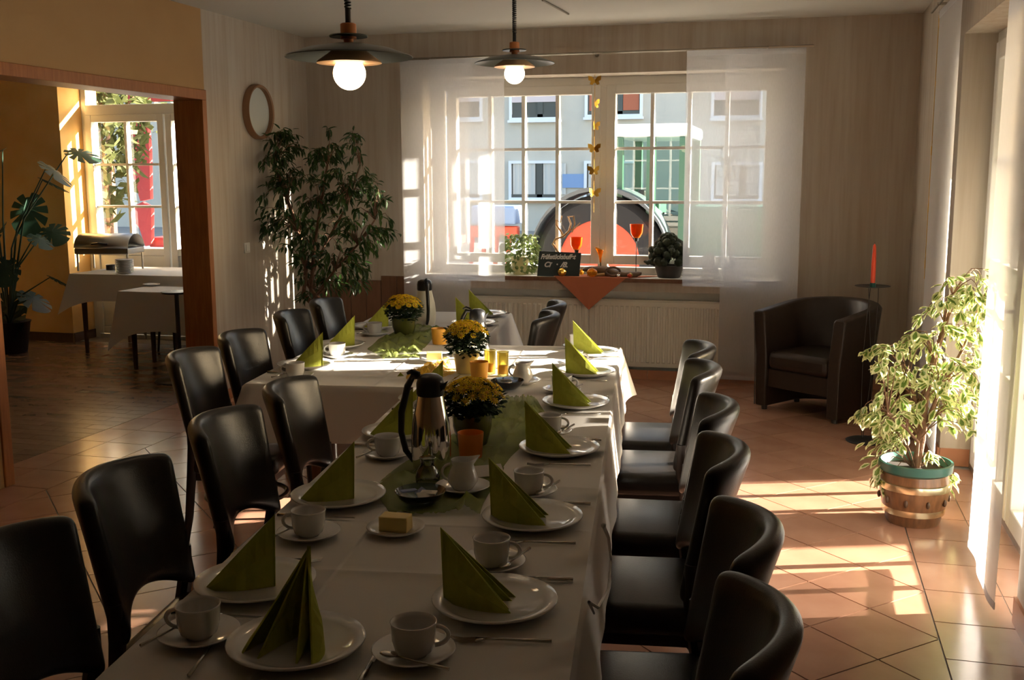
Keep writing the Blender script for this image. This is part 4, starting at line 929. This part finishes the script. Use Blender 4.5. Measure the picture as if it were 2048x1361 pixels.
# calla flower
c=S_(1201,511,8.72); t=thing('calla_flower','single orange glass calla flower standing on the sill','flower',(c.x,8.72,ZS)); z=c.z-ZS
mb=MB()
def f(u,v):
    a=u*2*math.pi; r=.007+.034*v**2.2; return V((r*math.cos(a)-.012*v**2*(1 if True else 0),r*math.sin(a),z-.06+.115*v+.016*math.cos(a+2.6)*v**2))
mb.grid(f,18,8); mb.build('spathe','amber_glass',t,smooth=True,solid=.002)
mb=MB(); mb.tube([(0,0,0),(.004,0,z*.4),(0,0,z-.055)],.005,8); mb.build('stem','cactus',t)
# driftwood, balls and berries
c=S_(1215,540,8.575); t=thing('driftwood','dark gnarled piece of driftwood lying on the terracotta cloth','driftwood',(c.x,8.575,ZS+.004))
mb=MB(); xl=S_(1166,545,8.575).x-c.x; xr=S_(1283,535,8.575).x-c.x
def f(u,v):
    x=xl+(xr-xl)*u; a=v*2*math.pi; r=.012+.045*math.sin(u*math.pi)**.7*(.7+.4*noise.noise((u*5,v*2,3))); hz=.045+.025*math.sin(u*5+1)
    return V((x,r*1.2*math.cos(a)+.02*math.sin(u*6),max(.0,hz*.75+r*math.sin(a)*.9)))
mb.grid(f,28,12); mb.build('trunk','driftwood',t,smooth=True)
mb=MB(); mb.tube([(xl+.19,-.05,.02),(xl+.11,-.06,.012),(xl+.045,-.052,.012)],[.013,.011,.006],8); mb.build('side_branch','twig',t,smooth=True)
mb=MB(); mb.tube([(xr*.2+.06*math.cos(k*.5),-.065,.045+.035*math.sin(k*.5)) for k in range(13)],.010,7); mb.build('knot_ring','driftwood',t,smooth=True)
def ball(name,label,px,py,r,m,Y=8.53,cat='ornament',sq=1.0,stalk=None):
    c=S_(px,py,Y); t=thing(name,label,cat,(c.x,Y,ZS+.0055))
    mb=MB(); n=20
    mb.lathe([(max(r*math.sin(math.pi*j/12),1e-4),r*sq-r*sq*math.cos(math.pi*j/12)) for j in range(13)],n); mb.v=[(x*(1+.06*math.cos(8*math.atan2(y,x))),y*(1+.06*math.cos(8*math.atan2(y,x))),z) for x,y,z in mb.v]; mb.build('body',m,t,smooth=True)
    mb=MB(); mb.tube([(0,0,2*r*sq-.003),(.003,0,2*r*sq+.010)],.003,6); mb.build('stalk','twig',t)
ball('gold_ball','shiny golden ball on the sill before the chalkboard',1124,540,.034,'gold',8.475)
ball('physalis_lantern','orange lantern fruit lying before the driftwood',1184,538,.042,'amber_glass',8.485,'fruit',.85)
ball('small_pumpkin','tiny reddish fruit at the cloth corner near the cactus',1259,552,.017,'rim_red',8.475,'fruit')
ball('glass_bead','small dark glass bead beside the tiny reddish fruit',1237,549,.014,'steel',8.475,'bead')
ball('gold_nut','small gold nut beside the driftwood end',1261,543,.017,'gold',8.51,'nut')
ball('orange_pod','small orange seed pod behind the golden ball',1163,522,.024,'amber_glass',8.625,'fruit')
# cactus in a dark bowl
c=S_(1338,545,8.62); t=thing('cactus_pot','dense dark cactus cluster in a dark bowl on the sill','cactus',(c.x,8.62,ZS)); rnd=random.Random(5)
mb=MB(); mb.lathe([(.085,0),(.09,.004),(.115,.085),(.12,.10),(.112,.10),(.105,.085),(.001,.08)],28); mb.build('bowl','dark_pot',t,smooth=True)
def knob():
    mb=MB(); mb.lathe([(max(.030*math.sin(math.pi*j/9),1e-4),-.040*math.cos(math.pi*j/9)) for j in range(10)],20); mb.v=[(x*(1+.16*math.cos(10*math.atan2(y,x))),y*(1+.16*math.cos(10*math.atan2(y,x))),z) for x,y,z in mb.v]; return mb.mesh('cactus_head','cactus',True)
KN=knob()
for k in range(44):
    q=math.sqrt((k+.5)/44); a=k*2.399; o=put('cactus_head',KN,(.135*q*math.cos(a),.12*q*math.sin(a),.105+.215*(1-q*q)**.6+rnd.uniform(-.01,.01)),parent=t); o.rotation_euler=V((q*math.cos(a),q*math.sin(a),1.1-q*.8)).to_track_quat('Z','Y').to_euler(); s=rnd.uniform(.85,1.2); o.scale=(s,s,s)
for k in range(14):
    q=1; a=k*.45; o=put('cactus_head',KN,(.132*math.cos(a),.118*math.sin(a),.13+.09*(k%2)),parent=t); o.rotation_euler=V((math.cos(a),math.sin(a),.3)).to_track_quat('Z','Y').to_euler()
mb=MB(); mb.tube([(-.13,-.02,.14),(-.17,-.04,.12),(-.2,-.03,.13)],[.018,.02,.008],8); mb.build('side_shoot','cactus',t,smooth=True)
# butterfly garland(s)
def butterfly():
    mb=MB()
    for s in (-1,1):
        mb.add([(0,0,.006),(s*.022,-.010,.030),(s*.048,-.020,.034),(s*.046,-.018,.004),(s*.030,-.012,-.004),(s*.036,-.014,-.026),(s*.018,-.008,-.032),(0,0,-.012)],[(0,1,2,3,4),(0,4,7),(4,5,6,7)])
    return mb.mesh('butterfly','gold')
BF=butterfly()
def garland(label,P,n,dz,zt_,facing,sc,rots):
    t=thing('butterfly_garland',label,'garland',tuple(P)); H_=zt_-P[2]
    mb=MB(); mb.tube([(0,0,0),(0,0,H_)],.0018,5); mb.build('string','gold',t)
    for k in range(n):
        o=put('butterfly',BF,(0,-.004,H_-.05-k*dz),rots[k%len(rots)],parent=t); o.scale=(sc,sc,sc)
        if k>1:
            mb=MB(); mb.tube([(0,0,-.03),(0,0,-.085)],.0035,6); mb.build('glass_bar','gold',t,loc=(0,0,H_-.05-k*dz))
g0=WY(1192,425,8.56); g1=WY(1190,152,8.56)
garland('golden butterfly garland hanging before the middle of the street window',(g1.x,8.56,g0.z),6,(g1.z-g0.z-.09)/5.6,WZ1-.002,0,1.08,[.1,1.35,1.2,.15,-.2,.6])
q0=WX(1868,560,.80); garland('golden butterfly garland hanging beside the narrow corner curtain',(.80,7.08,1.0),5,.35,2.60,0,1.0,[R(70),R(80),R(60)])
# ------------------------------------------------------------------ leafy plants
def leaf_mesh(wd,mats,name='leaf'):
    mb=MB(); c=[(0,0,0),(.3,0,-.02),(.65,0,-.05),(1,0,-.16)]
    for s in (-1,1):
        e=[(.16,s*wd*.62,.03),(.42,s*wd,.035),(.74,s*wd*.62,-.01)]
        if len(mats)==2:
            i=[(.22,s*wd*.30,.012),(.45,s*wd*.52,.015),(.70,s*wd*.30,-.02)]
            mb.m=0; mb.add([c[0],i[0],i[1],i[2],c[2],c[1]],[(0,1,5),(5,1,2),(5,2,4),(4,2,3)])
            mb.m=1; mb.add([c[0],e[0],e[1],e[2],c[3],i[2],i[1],i[0],c[2]],[(0,1,7),(1,2,6,7),(2,3,5,6),(3,4,5),(5,4,8)])
        else: mb.add([c[0],e[0],e[1],e[2],c[3],c[2],c[1]],[(0,1,6),(6,1,2),(6,2,5),(5,2,3),(5,3,4)])
    return mb.mesh(name,mats)
def orient(d,roll):
    d=d.normalized(); upv=V((0,0,1)) if abs(d.z)<.95 else V((1,0,0)); y=upv.cross(d).normalized(); z=d.cross(y)
    m=Matrix((d,y,z)).transposed(); return m@Matrix.Rotation(roll,3,'X')
def inpoly(x,y,P):
    r=False; j=len(P)-1
    for i in range(len(P)):
        if (P[i][1]>y)!=(P[j][1]>y) and x<(P[j][0]-P[i][0])*(y-P[i][1])/(P[j][1]-P[i][1])+P[i][0]: r=not r
        j=i
    return r
def leafy(t,base,tips,leafme,mats,per,size,spread,nobj,seed,trunkpts,tr_r,brr=.005):
    """tips: world positions of twig ends; leaves hang along the last stretch of each twig"""
    rnd=random.Random(seed); base=V(base)
    for pts,r in zip(trunkpts,tr_r):
        mb=MB(); mb.tube(pts,[r*(1-.55*i/(len(pts)-1)) for i in range(len(pts))],8); mb.build('trunk','bark',t,smooth=True)
    nodes_=[V(p) for pts in trunkpts for p in pts]
    LV=[]; bm_=MB()
    for tip in tips:
        tip=V((max(tip.x,XL+.10),min(tip.y,YB-.09),tip.z)); p=tip-base; cand=sorted(nodes_,key=lambda q:(q-p).length+max(0,q.z-p.z+.05)*1.5); q=cand[0]
        mid=(p+q)/2+V((rnd.uniform(-.03,.03),rnd.uniform(-.03,.03),.05+(p-q).length*.12)); end=p+V((0,0,-.03))
        bm_.tube([q,q.lerp(mid,.5)+V((0,0,.012)),mid,mid.lerp(p,.5)+V((0,0,.012)),p,end],[brr,brr*.8,brr*.6,brr*.5,brr*.35,.001],5)
        dirv=(p-q); dirv=dirv.normalized() if dirv.length>.01 else V((1,0,0))
        for k in range(per):
            s=rnd.random()**.7; a=mid.lerp(p,s) if rnd.random()<.85 else p
            out=(dirv*rnd.uniform(.1,.7)+V((rnd.uniform(-1,1),rnd.uniform(-1,1),0))*spread+V((0,0,rnd.uniform(-1.25,-.15))))
            LV.append((a+V((rnd.uniform(-.02,.02),rnd.uniform(-.02,.02),rnd.uniform(-.02,.02))),out,size*rnd.uniform(.7,1.25),rnd.uniform(-.7,.7)))
    o=bm_.build('twigs','bark',t); o['kind']='stuff'
    LV.sort(key=lambda l:(l[0]+base-CP).length)
    rest=MB()
    for k,(a,d,s,ro) in enumerate(LV):
        m=orient(d,ro)
        if k<nobj:
            o=put('leaf',leafme,a,parent=t); o.rotation_euler=m.to_euler(); o.scale=(s,s,s)
        else:
            for poly in leafme.polygons:
                rest.m=poly.material_index; rest.add([a+m@(leafme.vertices[i].co*s) for i in poly.vertices],[tuple(range(len(poly.vertices)))])
    if rest.v: o=rest.build('remaining_leaves',mats,t); o['kind']='stuff'
FIC=leaf_mesh(.17,['ficus_leaf']); VAR=leaf_mesh(.27,['var_green','var_cream']); PAL=leaf_mesh(.42,['pale_leaf'])
def sample(poly,n,dist,depth,seed,mind=0):
    rnd=random.Random(seed); xs=[p[0] for p in poly]; ys=[p[1] for p in poly]; out=[]; pts=[]
    tries=0
    while len(out)<n and tries<20000:
        tries+=1; x,y=rnd.uniform(min(xs),max(xs)),rnd.uniform(min(ys),max(ys))
        if not inpoly(x,y,poly): continue
        if any((x-a)**2+(y-b_)**2<mind**2 for a,b_ in pts): continue
        pts.append((x,y)); out.append(CP+ray(x,y)*(dist+rnd.uniform(-1,1)*depth))
    return out
# tall dark ficus in the back corner
base=V((-3.22,7.62,0)); dep=(base-CP).dot(fw)
t=thing('ficus_tree','tall dark green weeping ficus standing in the back corner','potted plant',tuple(base))
mb=MB(); mb.lathe([(.13,0),(.14,.01),(.17,.26),(.18,.28),(.165,.28),(.155,.24),(.001,.24)],32); mb.build('pot','dark_pot',t,smooth=True)
mb=MB(); mb.lathe([(.157,.235),(.001,.25)],24); mb.build('soil','soil',t)
dense=[(560,260),(640,300),(705,270),(735,330),(770,380),(785,470),(750,510),(735,575),(650,590),(600,600),(585,520),(560,440),(545,350)]
sparse=[(525,255),(560,250),(600,270),(590,330),(560,360),(540,480),(520,500),(500,450),(492,360),(495,320)]
extra=[(780,465),(795,466),(700,262),(655,255),(530,270),(548,262),(712,268),(745,350),(770,400),(726,560)]
tips=sample(dense,190,dep,.30,1,10)+sample(sparse,34,dep,.25,2,15)+[CP+ray(x,y)*(dep+.05) for x,y in extra]
def tp(x,y,dd=0): return tuple(CP+ray(x,y)*(dep+dd)-base)
leafy(t,base,tips,FIC,['ficus_leaf'],9,.074,.55,300,3,[[(0,0,.24),tp(607,590),tp(612,540),tp(600,470,.1),tp(575,400),tp(550,330)],[(.03,.02,.24),tp(622,580),tp(628,500),tp(640,420),tp(655,330)],[(-.02,.03,.24),tp(615,570,.1),tp(650,490,.1),tp(695,410),tp(720,330)],[(.02,-.02,.24),tp(625,600),tp(670,540,-.1),tp(715,490,-.1),tp(750,440)]],[.022,.02,.016,.014],.004)
# variegated ficus by the terrace door
base=V((.60,5.24,0)); dep=(base-CP).dot(fw)
t=thing('variegated_ficus','variegated cream and green ficus by the sunny terrace door','potted plant',tuple(base))
mb=MB(); mb.lathe([(.118,0),(.125,.012),(.130,.045),(.146,.09),(.158,.15),(.160,.20),(.150,.26),(.140,.262),(.001,.262)],40); mb.build('barrel_pot','barrel',t,smooth=True)
for z,r,hh in ((.055,.143,.038),(.175,.1655,.032)):
    mb=MB(); mb.lathe([(r-.008,z-.004),(r,z),(r+.002,z+hh/2),(r,z+hh),(r-.008,z+hh+.004)],40); mb.build('brass_band','brass',t,smooth=True)
mb=MB(); mb.lathe([(.146,.245),(.168,.262),(.170,.300),(.158,.302),(.148,.262),(.140,.255)],40); mb.build('inner_pot','plastic_green',t,smooth=True)
mb=MB(); mb.lathe([(.146,.262),(.001,.268)],24); mb.build('soil','soil',t)
for k in range(10):
    a=2*math.pi*k/10; mb=MB(); mb.sphere((.158*math.cos(a),.158*math.sin(a),.125),.018,10,6,(.5,.5,1)); mb.build('carved_rosette','barrel_dark',t,smooth=True)
cone=[(1880,575),(1920,555),(1985,550),(1978,640),(1962,740),(1955,850),(1945,890),(1905,850),(1870,850),(1840,860),(1770,905),(1740,895),(1715,840),(1760,780),(1730,720),(1800,660),(1850,620)]
tw_=[(1728,708),(1735,705),(1712,838),(1722,825),(1745,925),(1758,950),(1768,975),(1895,960),(1905,955),(1800,690),(1815,668),(1985,548),(1860,915)]
tips=sample(cone,118,dep,.22,4,11)+[CP+ray(x,y)*(dep-.05) for x,y in tw_]
def tp(x,y,dd=0): return tuple(CP+ray(x,y)*(dep+dd)-base)
leafy(t,base,tips,VAR,['var_green','var_cream'],7,.068,.7,300,5,[[(0,0,.26),tp(1843,880),tp(1850,800),tp(1868,720),tp(1890,650),tp(1905,590)],[(.012,.01,.26),tp(1838,870),tp(1835,810,.05),tp(1815,760,.05)],[(-.01,.01,.26),tp(1848,860),tp(1880,780,-.05),tp(1925,700),tp(1950,640)],[(0,-.012,.26),tp(1836,885,-.05),tp(1815,860,-.1),tp(1775,830,-.1)]],[.022,.012,.012,.010],.0035)
# trailing variegated plant on the sill
base=V((S_(1040,548,8.62).x,8.62,ZS)); t=thing('trailing_plant','bushy pale trailing plant on the sill beside the chalkboard','potted plant',tuple(base))
mb=MB(); mb.lathe([(.055,0),(.058,.005),(.075,.13),(.078,.15),(.07,.15),(.001,.14)],24); mb.build('pot','cream_pot',t,smooth=True)
rnd=random.Random(9); mb=MB(); ob=[]
for k in range(620):
    a=rnd.uniform(0,6.283); zz=rnd.random(); r=.07+.075*math.sin(min(1,zz*1.05)*math.pi)**.5*rnd.uniform(.7,1.1); z=.02+.315*zz if rnd.random()<.8 else rnd.uniform(.22,.34); r=r*(1-.7*max(0,(zz-.8)/.2))
    ob.append((V((r*math.cos(a)*1.0,r*math.sin(a)*.8,z)),V((math.cos(a),math.sin(a),rnd.uniform(-1.2,.3))),rnd.uniform(.030,.042),rnd.uniform(-1,1)))
for (a,d,s,ro) in ob:
    m=orient(d,ro)
    for poly in PAL.polygons: mb.add([a+m@(PAL.vertices[i].co*s) for i in poly.vertices],[tuple(range(len(poly.vertices)))])
o=mb.build('leaves','pale_leaf',t); o['kind']='stuff'
# dracaena and jug half hidden behind the right curtain
c=S_(1462,560,8.65); t=thing('dracaena','thin spiky dracaena on the sill behind the sheer curtain','potted plant',(c.x,8.65,ZS))
mb=MB(); mb.lathe([(.06,0),(.065,.004),(.085,.12),(.09,.14),(.08,.14),(.001,.12)],28); mb.build('pot','porcelain',t,smooth=True)
zt2=S_(1450,330,8.65).z-ZS
mb=MB(); mb.tube([(0,0,.12),(-.03,0,.35),(-.08,0,.62),(-.05,.0,zt2)],[.012,.010,.008,.005],8); mb.build('stem','bark',t,smooth=True)
rnd=random.Random(4); bl=MB(); bl.add([(0,-.010,0),(0,.010,0),(.5,.012,.06),(.5,-.012,.06),(1,0,-.12)],[(0,1,2,3),(3,2,4)]); blm=bl.mesh('blade_leaf','ficus_leaf')
for k in range(46):
    a=rnd.uniform(0,6.28); o=put('blade_leaf',blm,(-.05,0,zt2-.16*rnd.random()),parent=t); o.rotation_euler=orient(V((math.cos(a),.4*math.sin(a),rnd.uniform(-.5,1.6))),0).to_euler(); s=rnd.uniform(.18,.28); o.scale=(s,.7,s)
c=S_(1420,560,8.60); t=thing('white_vase','white porcelain vase on the sill behind the sheer curtain','vase',(c.x,8.60,ZS))
mb=MB(); mb.lathe([(.07,0),(.074,.006),(.062,.08),(.040,.15),(.032,.19),(.036,.20),(.030,.20),(.026,.18),(.001,.17)],28); mb.build('body','porcelain',t,smooth=True)
mb=MB(); mb.tube([(-.035,0,.18),(-.075,0,.17),(-.08,0,.11),(-.055,0,.08)],.006,8); mb.build('handle','porcelain',t,smooth=True)
# ------------------------------------------------------------------ side room
# monstera
base=V((-6.35,7.55,0)); 
def monstera_mesh():
    mb=MB(); n=72; pts=[]
    for k in range(n):
        a=-math.pi+2*math.pi*(k+.5)/n; r=.5*(1+.25*math.cos(a))*(.72 if abs(a)>2.85 else 1)
        ph=abs(a)*9/math.pi
        if .25<ph%1.5<.55 and .5<abs(a)<2.7: r*=.42
        pts.append((.28+r*math.cos(a)*1.05,r*math.sin(a)*.92,-.12*(r*math.sin(a))**2-.10*(r*math.cos(a)+.2)**2))
    mb.add([(.28,0,.02)]+pts,[(0,1+k,1+(k+1)%n) for k in range(n)]); return mb.mesh('leaf','monstera_leaf')
MON=monstera_mesh(); bp=WZ(22,705); base=V((bp.x,bp.y,0)); dep=(base-CP).dot(fw)
t=thing('monstera','large leaved monstera plant standing before the yellow wall','potted plant',tuple(base))
mb=MB(); mb.lathe([(.14,0),(.15,.01),(.19,.28),(.2,.30),(.18,.30),(.001,.27)],32); mb.build('pot','dark_pot',t,smooth=True)
lv=[(55,395,.42,0),(95,330,.36,1),(140,300,.34,2),(5,300,.36,3),(8,450,.40,4),(85,360,.30,2),(70,470,.26,1),(95,455,.3,1),(20,590,.44,5),(40,620,.40,4),(5,625,.40,3),(55,585,.34,1),(-20,380,.42,3),(-30,480,.42,4),(100,555,.22,2),(15,520,.3,5)]
rnd=random.Random(2)
for (x,y,s,k) in lv:
    P=CP+ray(x,y)*(dep+rnd.uniform(-.25,.25))-base
    d=[V((.2,-.3,-1)),V((.8,-.3,-.5)),V((1,.1,-.35)),V((-.8,-.3,-.4)),V((-.4,-.5,-1)),V((.1,-.6,-1))][k]
    o=put('leaf',MON,P,parent=t); o.rotation_euler=orient(d,rnd.uniform(-.5,.5)).to_euler(); o.scale=(s,s,s)
    mb=MB(); mb.tube([(0,0,.27),(P.x*.3,P.y*.3,.27+(P.z-.27)*.6),tuple(P)],[.011,.008,.005],6); mb.build('stem','monstera_leaf',t,smooth=True)
# buffet tables with cloths
def side_table(label,clabel,x0,x1,y0,y1,h,hang,m,seed):
    t=thing('buffet_table',label,'table',((x0+x1)/2,(y0+y1)/2,0)); a,c=(x1-x0)/2,(y1-y0)/2
    mb=MB(); mb.box(-a,a,-c,c,h-.03,h-.003); mb.build('tabletop',m,t)
    for sx_ in (-1,1):
        for sy_ in (-1,1):
            mb=MB(); x,y=sx_*(a-.07),sy_*(c-.07); mb.tube([(x,y,0),(x,y,h-.03)],[.018,.028],4); mb.build('leg',m,t)
    mb=MB(); w_=.01; ns=14
    mb.add([(-a-w_,-c-w_,0),(a+w_,-c-w_,0),(a+w_,c+w_,0),(-a-w_,c+w_,0)],[(0,1,2,3)])
    cs=[(-a-w_,-c-w_),(a+w_,-c-w_),(a+w_,c+w_),(-a-w_,c+w_)]
    for k in range(4):
        p,q=V((*cs[k],0)),V((*cs[(k+1)%4],0)); nv=V(((q-p).y,-(q-p).x,0)).normalized(); L=(q-p).length
        def f(u,v):
            co=max(math.exp(-u*L/.10),math.exp(-(1-u)*L/.10)); sg=-1 if u<.5 else 1
            return p.lerp(q,u)+nv*v*(.03+.012*math.sin(u*L*14+seed)+.07*co)+(q-p).normalized()*sg*co*.07*v-V((0,0,v*hang*(1+.55*co)))
        mb.grid(f,ns*2,6)
    o=mb.build('tablecloth','cloth',smooth=True,loc=((x0+x1)/2,(y0+y1)/2,h)); tag(o,clabel,'tablecloth')
side_table('dark legged buffet table standing at the side room window','white cloth on the buffet table with the chafing dish',-6.49,-4.6,8.45,9.26,.76,.24,'dark_wood',1)
side_table('smaller dark legged table in front of the buffet table','white cloth with long corners on the smaller side room table',-5.58,-4.75,7.88,8.30,.68,.33,'dark_wood',4)
p=WZ(222,540,.762); t=thing('chafing_dish','steel roll top chafing dish on the side room buffet','chafing dish',tuple(p),R(8))
mb=MB(); mb.box(-.27,.27,-.17,.17,.16,.22); mb.build('pan','dull_steel',t,bevel=.01)
mb=MB(); mb.grid(lambda u,v:V((-.27+.54*u,.17*math.cos(v*math.pi),.22+.13*math.sin(v*math.pi))),2,12); mb.build('lid','dull_steel',t,smooth=True,solid=.004)
for sx_ in (-1,1):
    for sy_ in (-1,1): mb=MB(); mb.tube([(sx_*.25,sy_*.15,0),(sx_*.25,sy_*.15,.17)],.010,8); mb.build('leg','dull_steel',t)
mb=MB(); mb.tube([(-.08,-.19,.26),(0,-.22,.27),(.08,-.19,.26)],.008,8); mb.build('lid_handle','black_plastic',t)
mb=MB(); mb.lathe([(.045,0),(.045,.05),(.03,.055)],18,(0,0,.0)); mb.build('burner','black_plastic',t)
p=WZ(250,547,.762)
for k in range(11):
    put('buffet_plate',PLATE,(p.x,p.y,.762+k*.0115),0,'white plate, %s from the bottom of the stack beside the chafing dish'%(ORD+['seventh','eighth','ninth','tenth','eleventh'])[k],'plate','stacked buffet plates').scale=(.62,.62,.62)
p=WZ(303,572,.682); put('serving_plate',BPLATE,(p.x,p.y,.682),0,'lone small plate on the smaller side room table','plate')
# black stool and a pole stand behind the doorway casing
p=WZ(352,702); t=thing('bar_stool','black round seated stool beside the smaller side room table','stool',tuple(p))
mb=MB(); mb.lathe([(.16,.42),(.17,.43),(.17,.45),(.15,.462),(.001,.465)],28); mb.build('seat','black_wood',t,smooth=True)
for k in range(4):
    a=k*math.pi/2+.5; mb=MB(); mb.tube([(.12*math.cos(a),.12*math.sin(a),.43),(.16*math.cos(a),.16*math.sin(a),0)],[.014,.011],8); mb.build('leg','black_wood',t)
p=WZ(362,762); t=thing('pedestal_stand','black stand with a flat round base behind the doorway casing','stand',tuple(p))
mb=MB(); mb.lathe([(.20,0),(.205,.008),(.19,.02),(.03,.03),(.03,.06),(.001,.06)],32); mb.build('base','black_wood',t,smooth=True)
mb=MB(); mb.tube([(0,0,.05),(0,0,.72)],.018,10); mb.build('pole','black_wood',t)
mb=MB(); mb.lathe([(.03,.715),(.12,.72),(.12,.735),(.001,.74)],24); mb.build('top','black_wood',t,smooth=True)

# widen the head place napkin, which opens towards its diner
for o in COL.objects:
    if o.get('category')=='napkin' and 'head of the long table' in o['label']: o.scale=(1.75,1,1.05)
# white ribbon hanging over the cloth edge
def onside(px,py,n):
    d=ray(px,py); return CP+d*((n-CP.dot(NN))/d.dot(NN))
q=[onside(x,y,-.085) for x,y in ((1207,1052),(1217,1075),(1222,1120),(1217,1180),(1196,1216),(1178,1205),(1188,1228))]
t=thing('hanging_ribbon','thin white ribbon hanging down over the long cloth edge','ribbon',tuple(q[0]))
mb=MB(); mb.tube([p-q[0] for p in q],[.005,.005,.004,.004,.0035,.003,.002],6); mb.build('band','cloth',t,smooth=True)
mb=MB(); mb.sphere((0,0,0),.006,10,6); mb.build('knot','cloth',t,smooth=True)
# wall switch
p=WX(493,496,XL); t=thing('light_switch','small white light switch on the left wall beside ficus','light switch',tuple(p))
mb=MB(); mb.box(0,.010,-.04,.04,-.04,.04); mb.build('plate','white_paint',t,bevel=.004); mb=MB(); mb.box(.010,.016,-.027,.027,-.027,.027); mb.build('rocker','white_paint',t,bevel=.003)
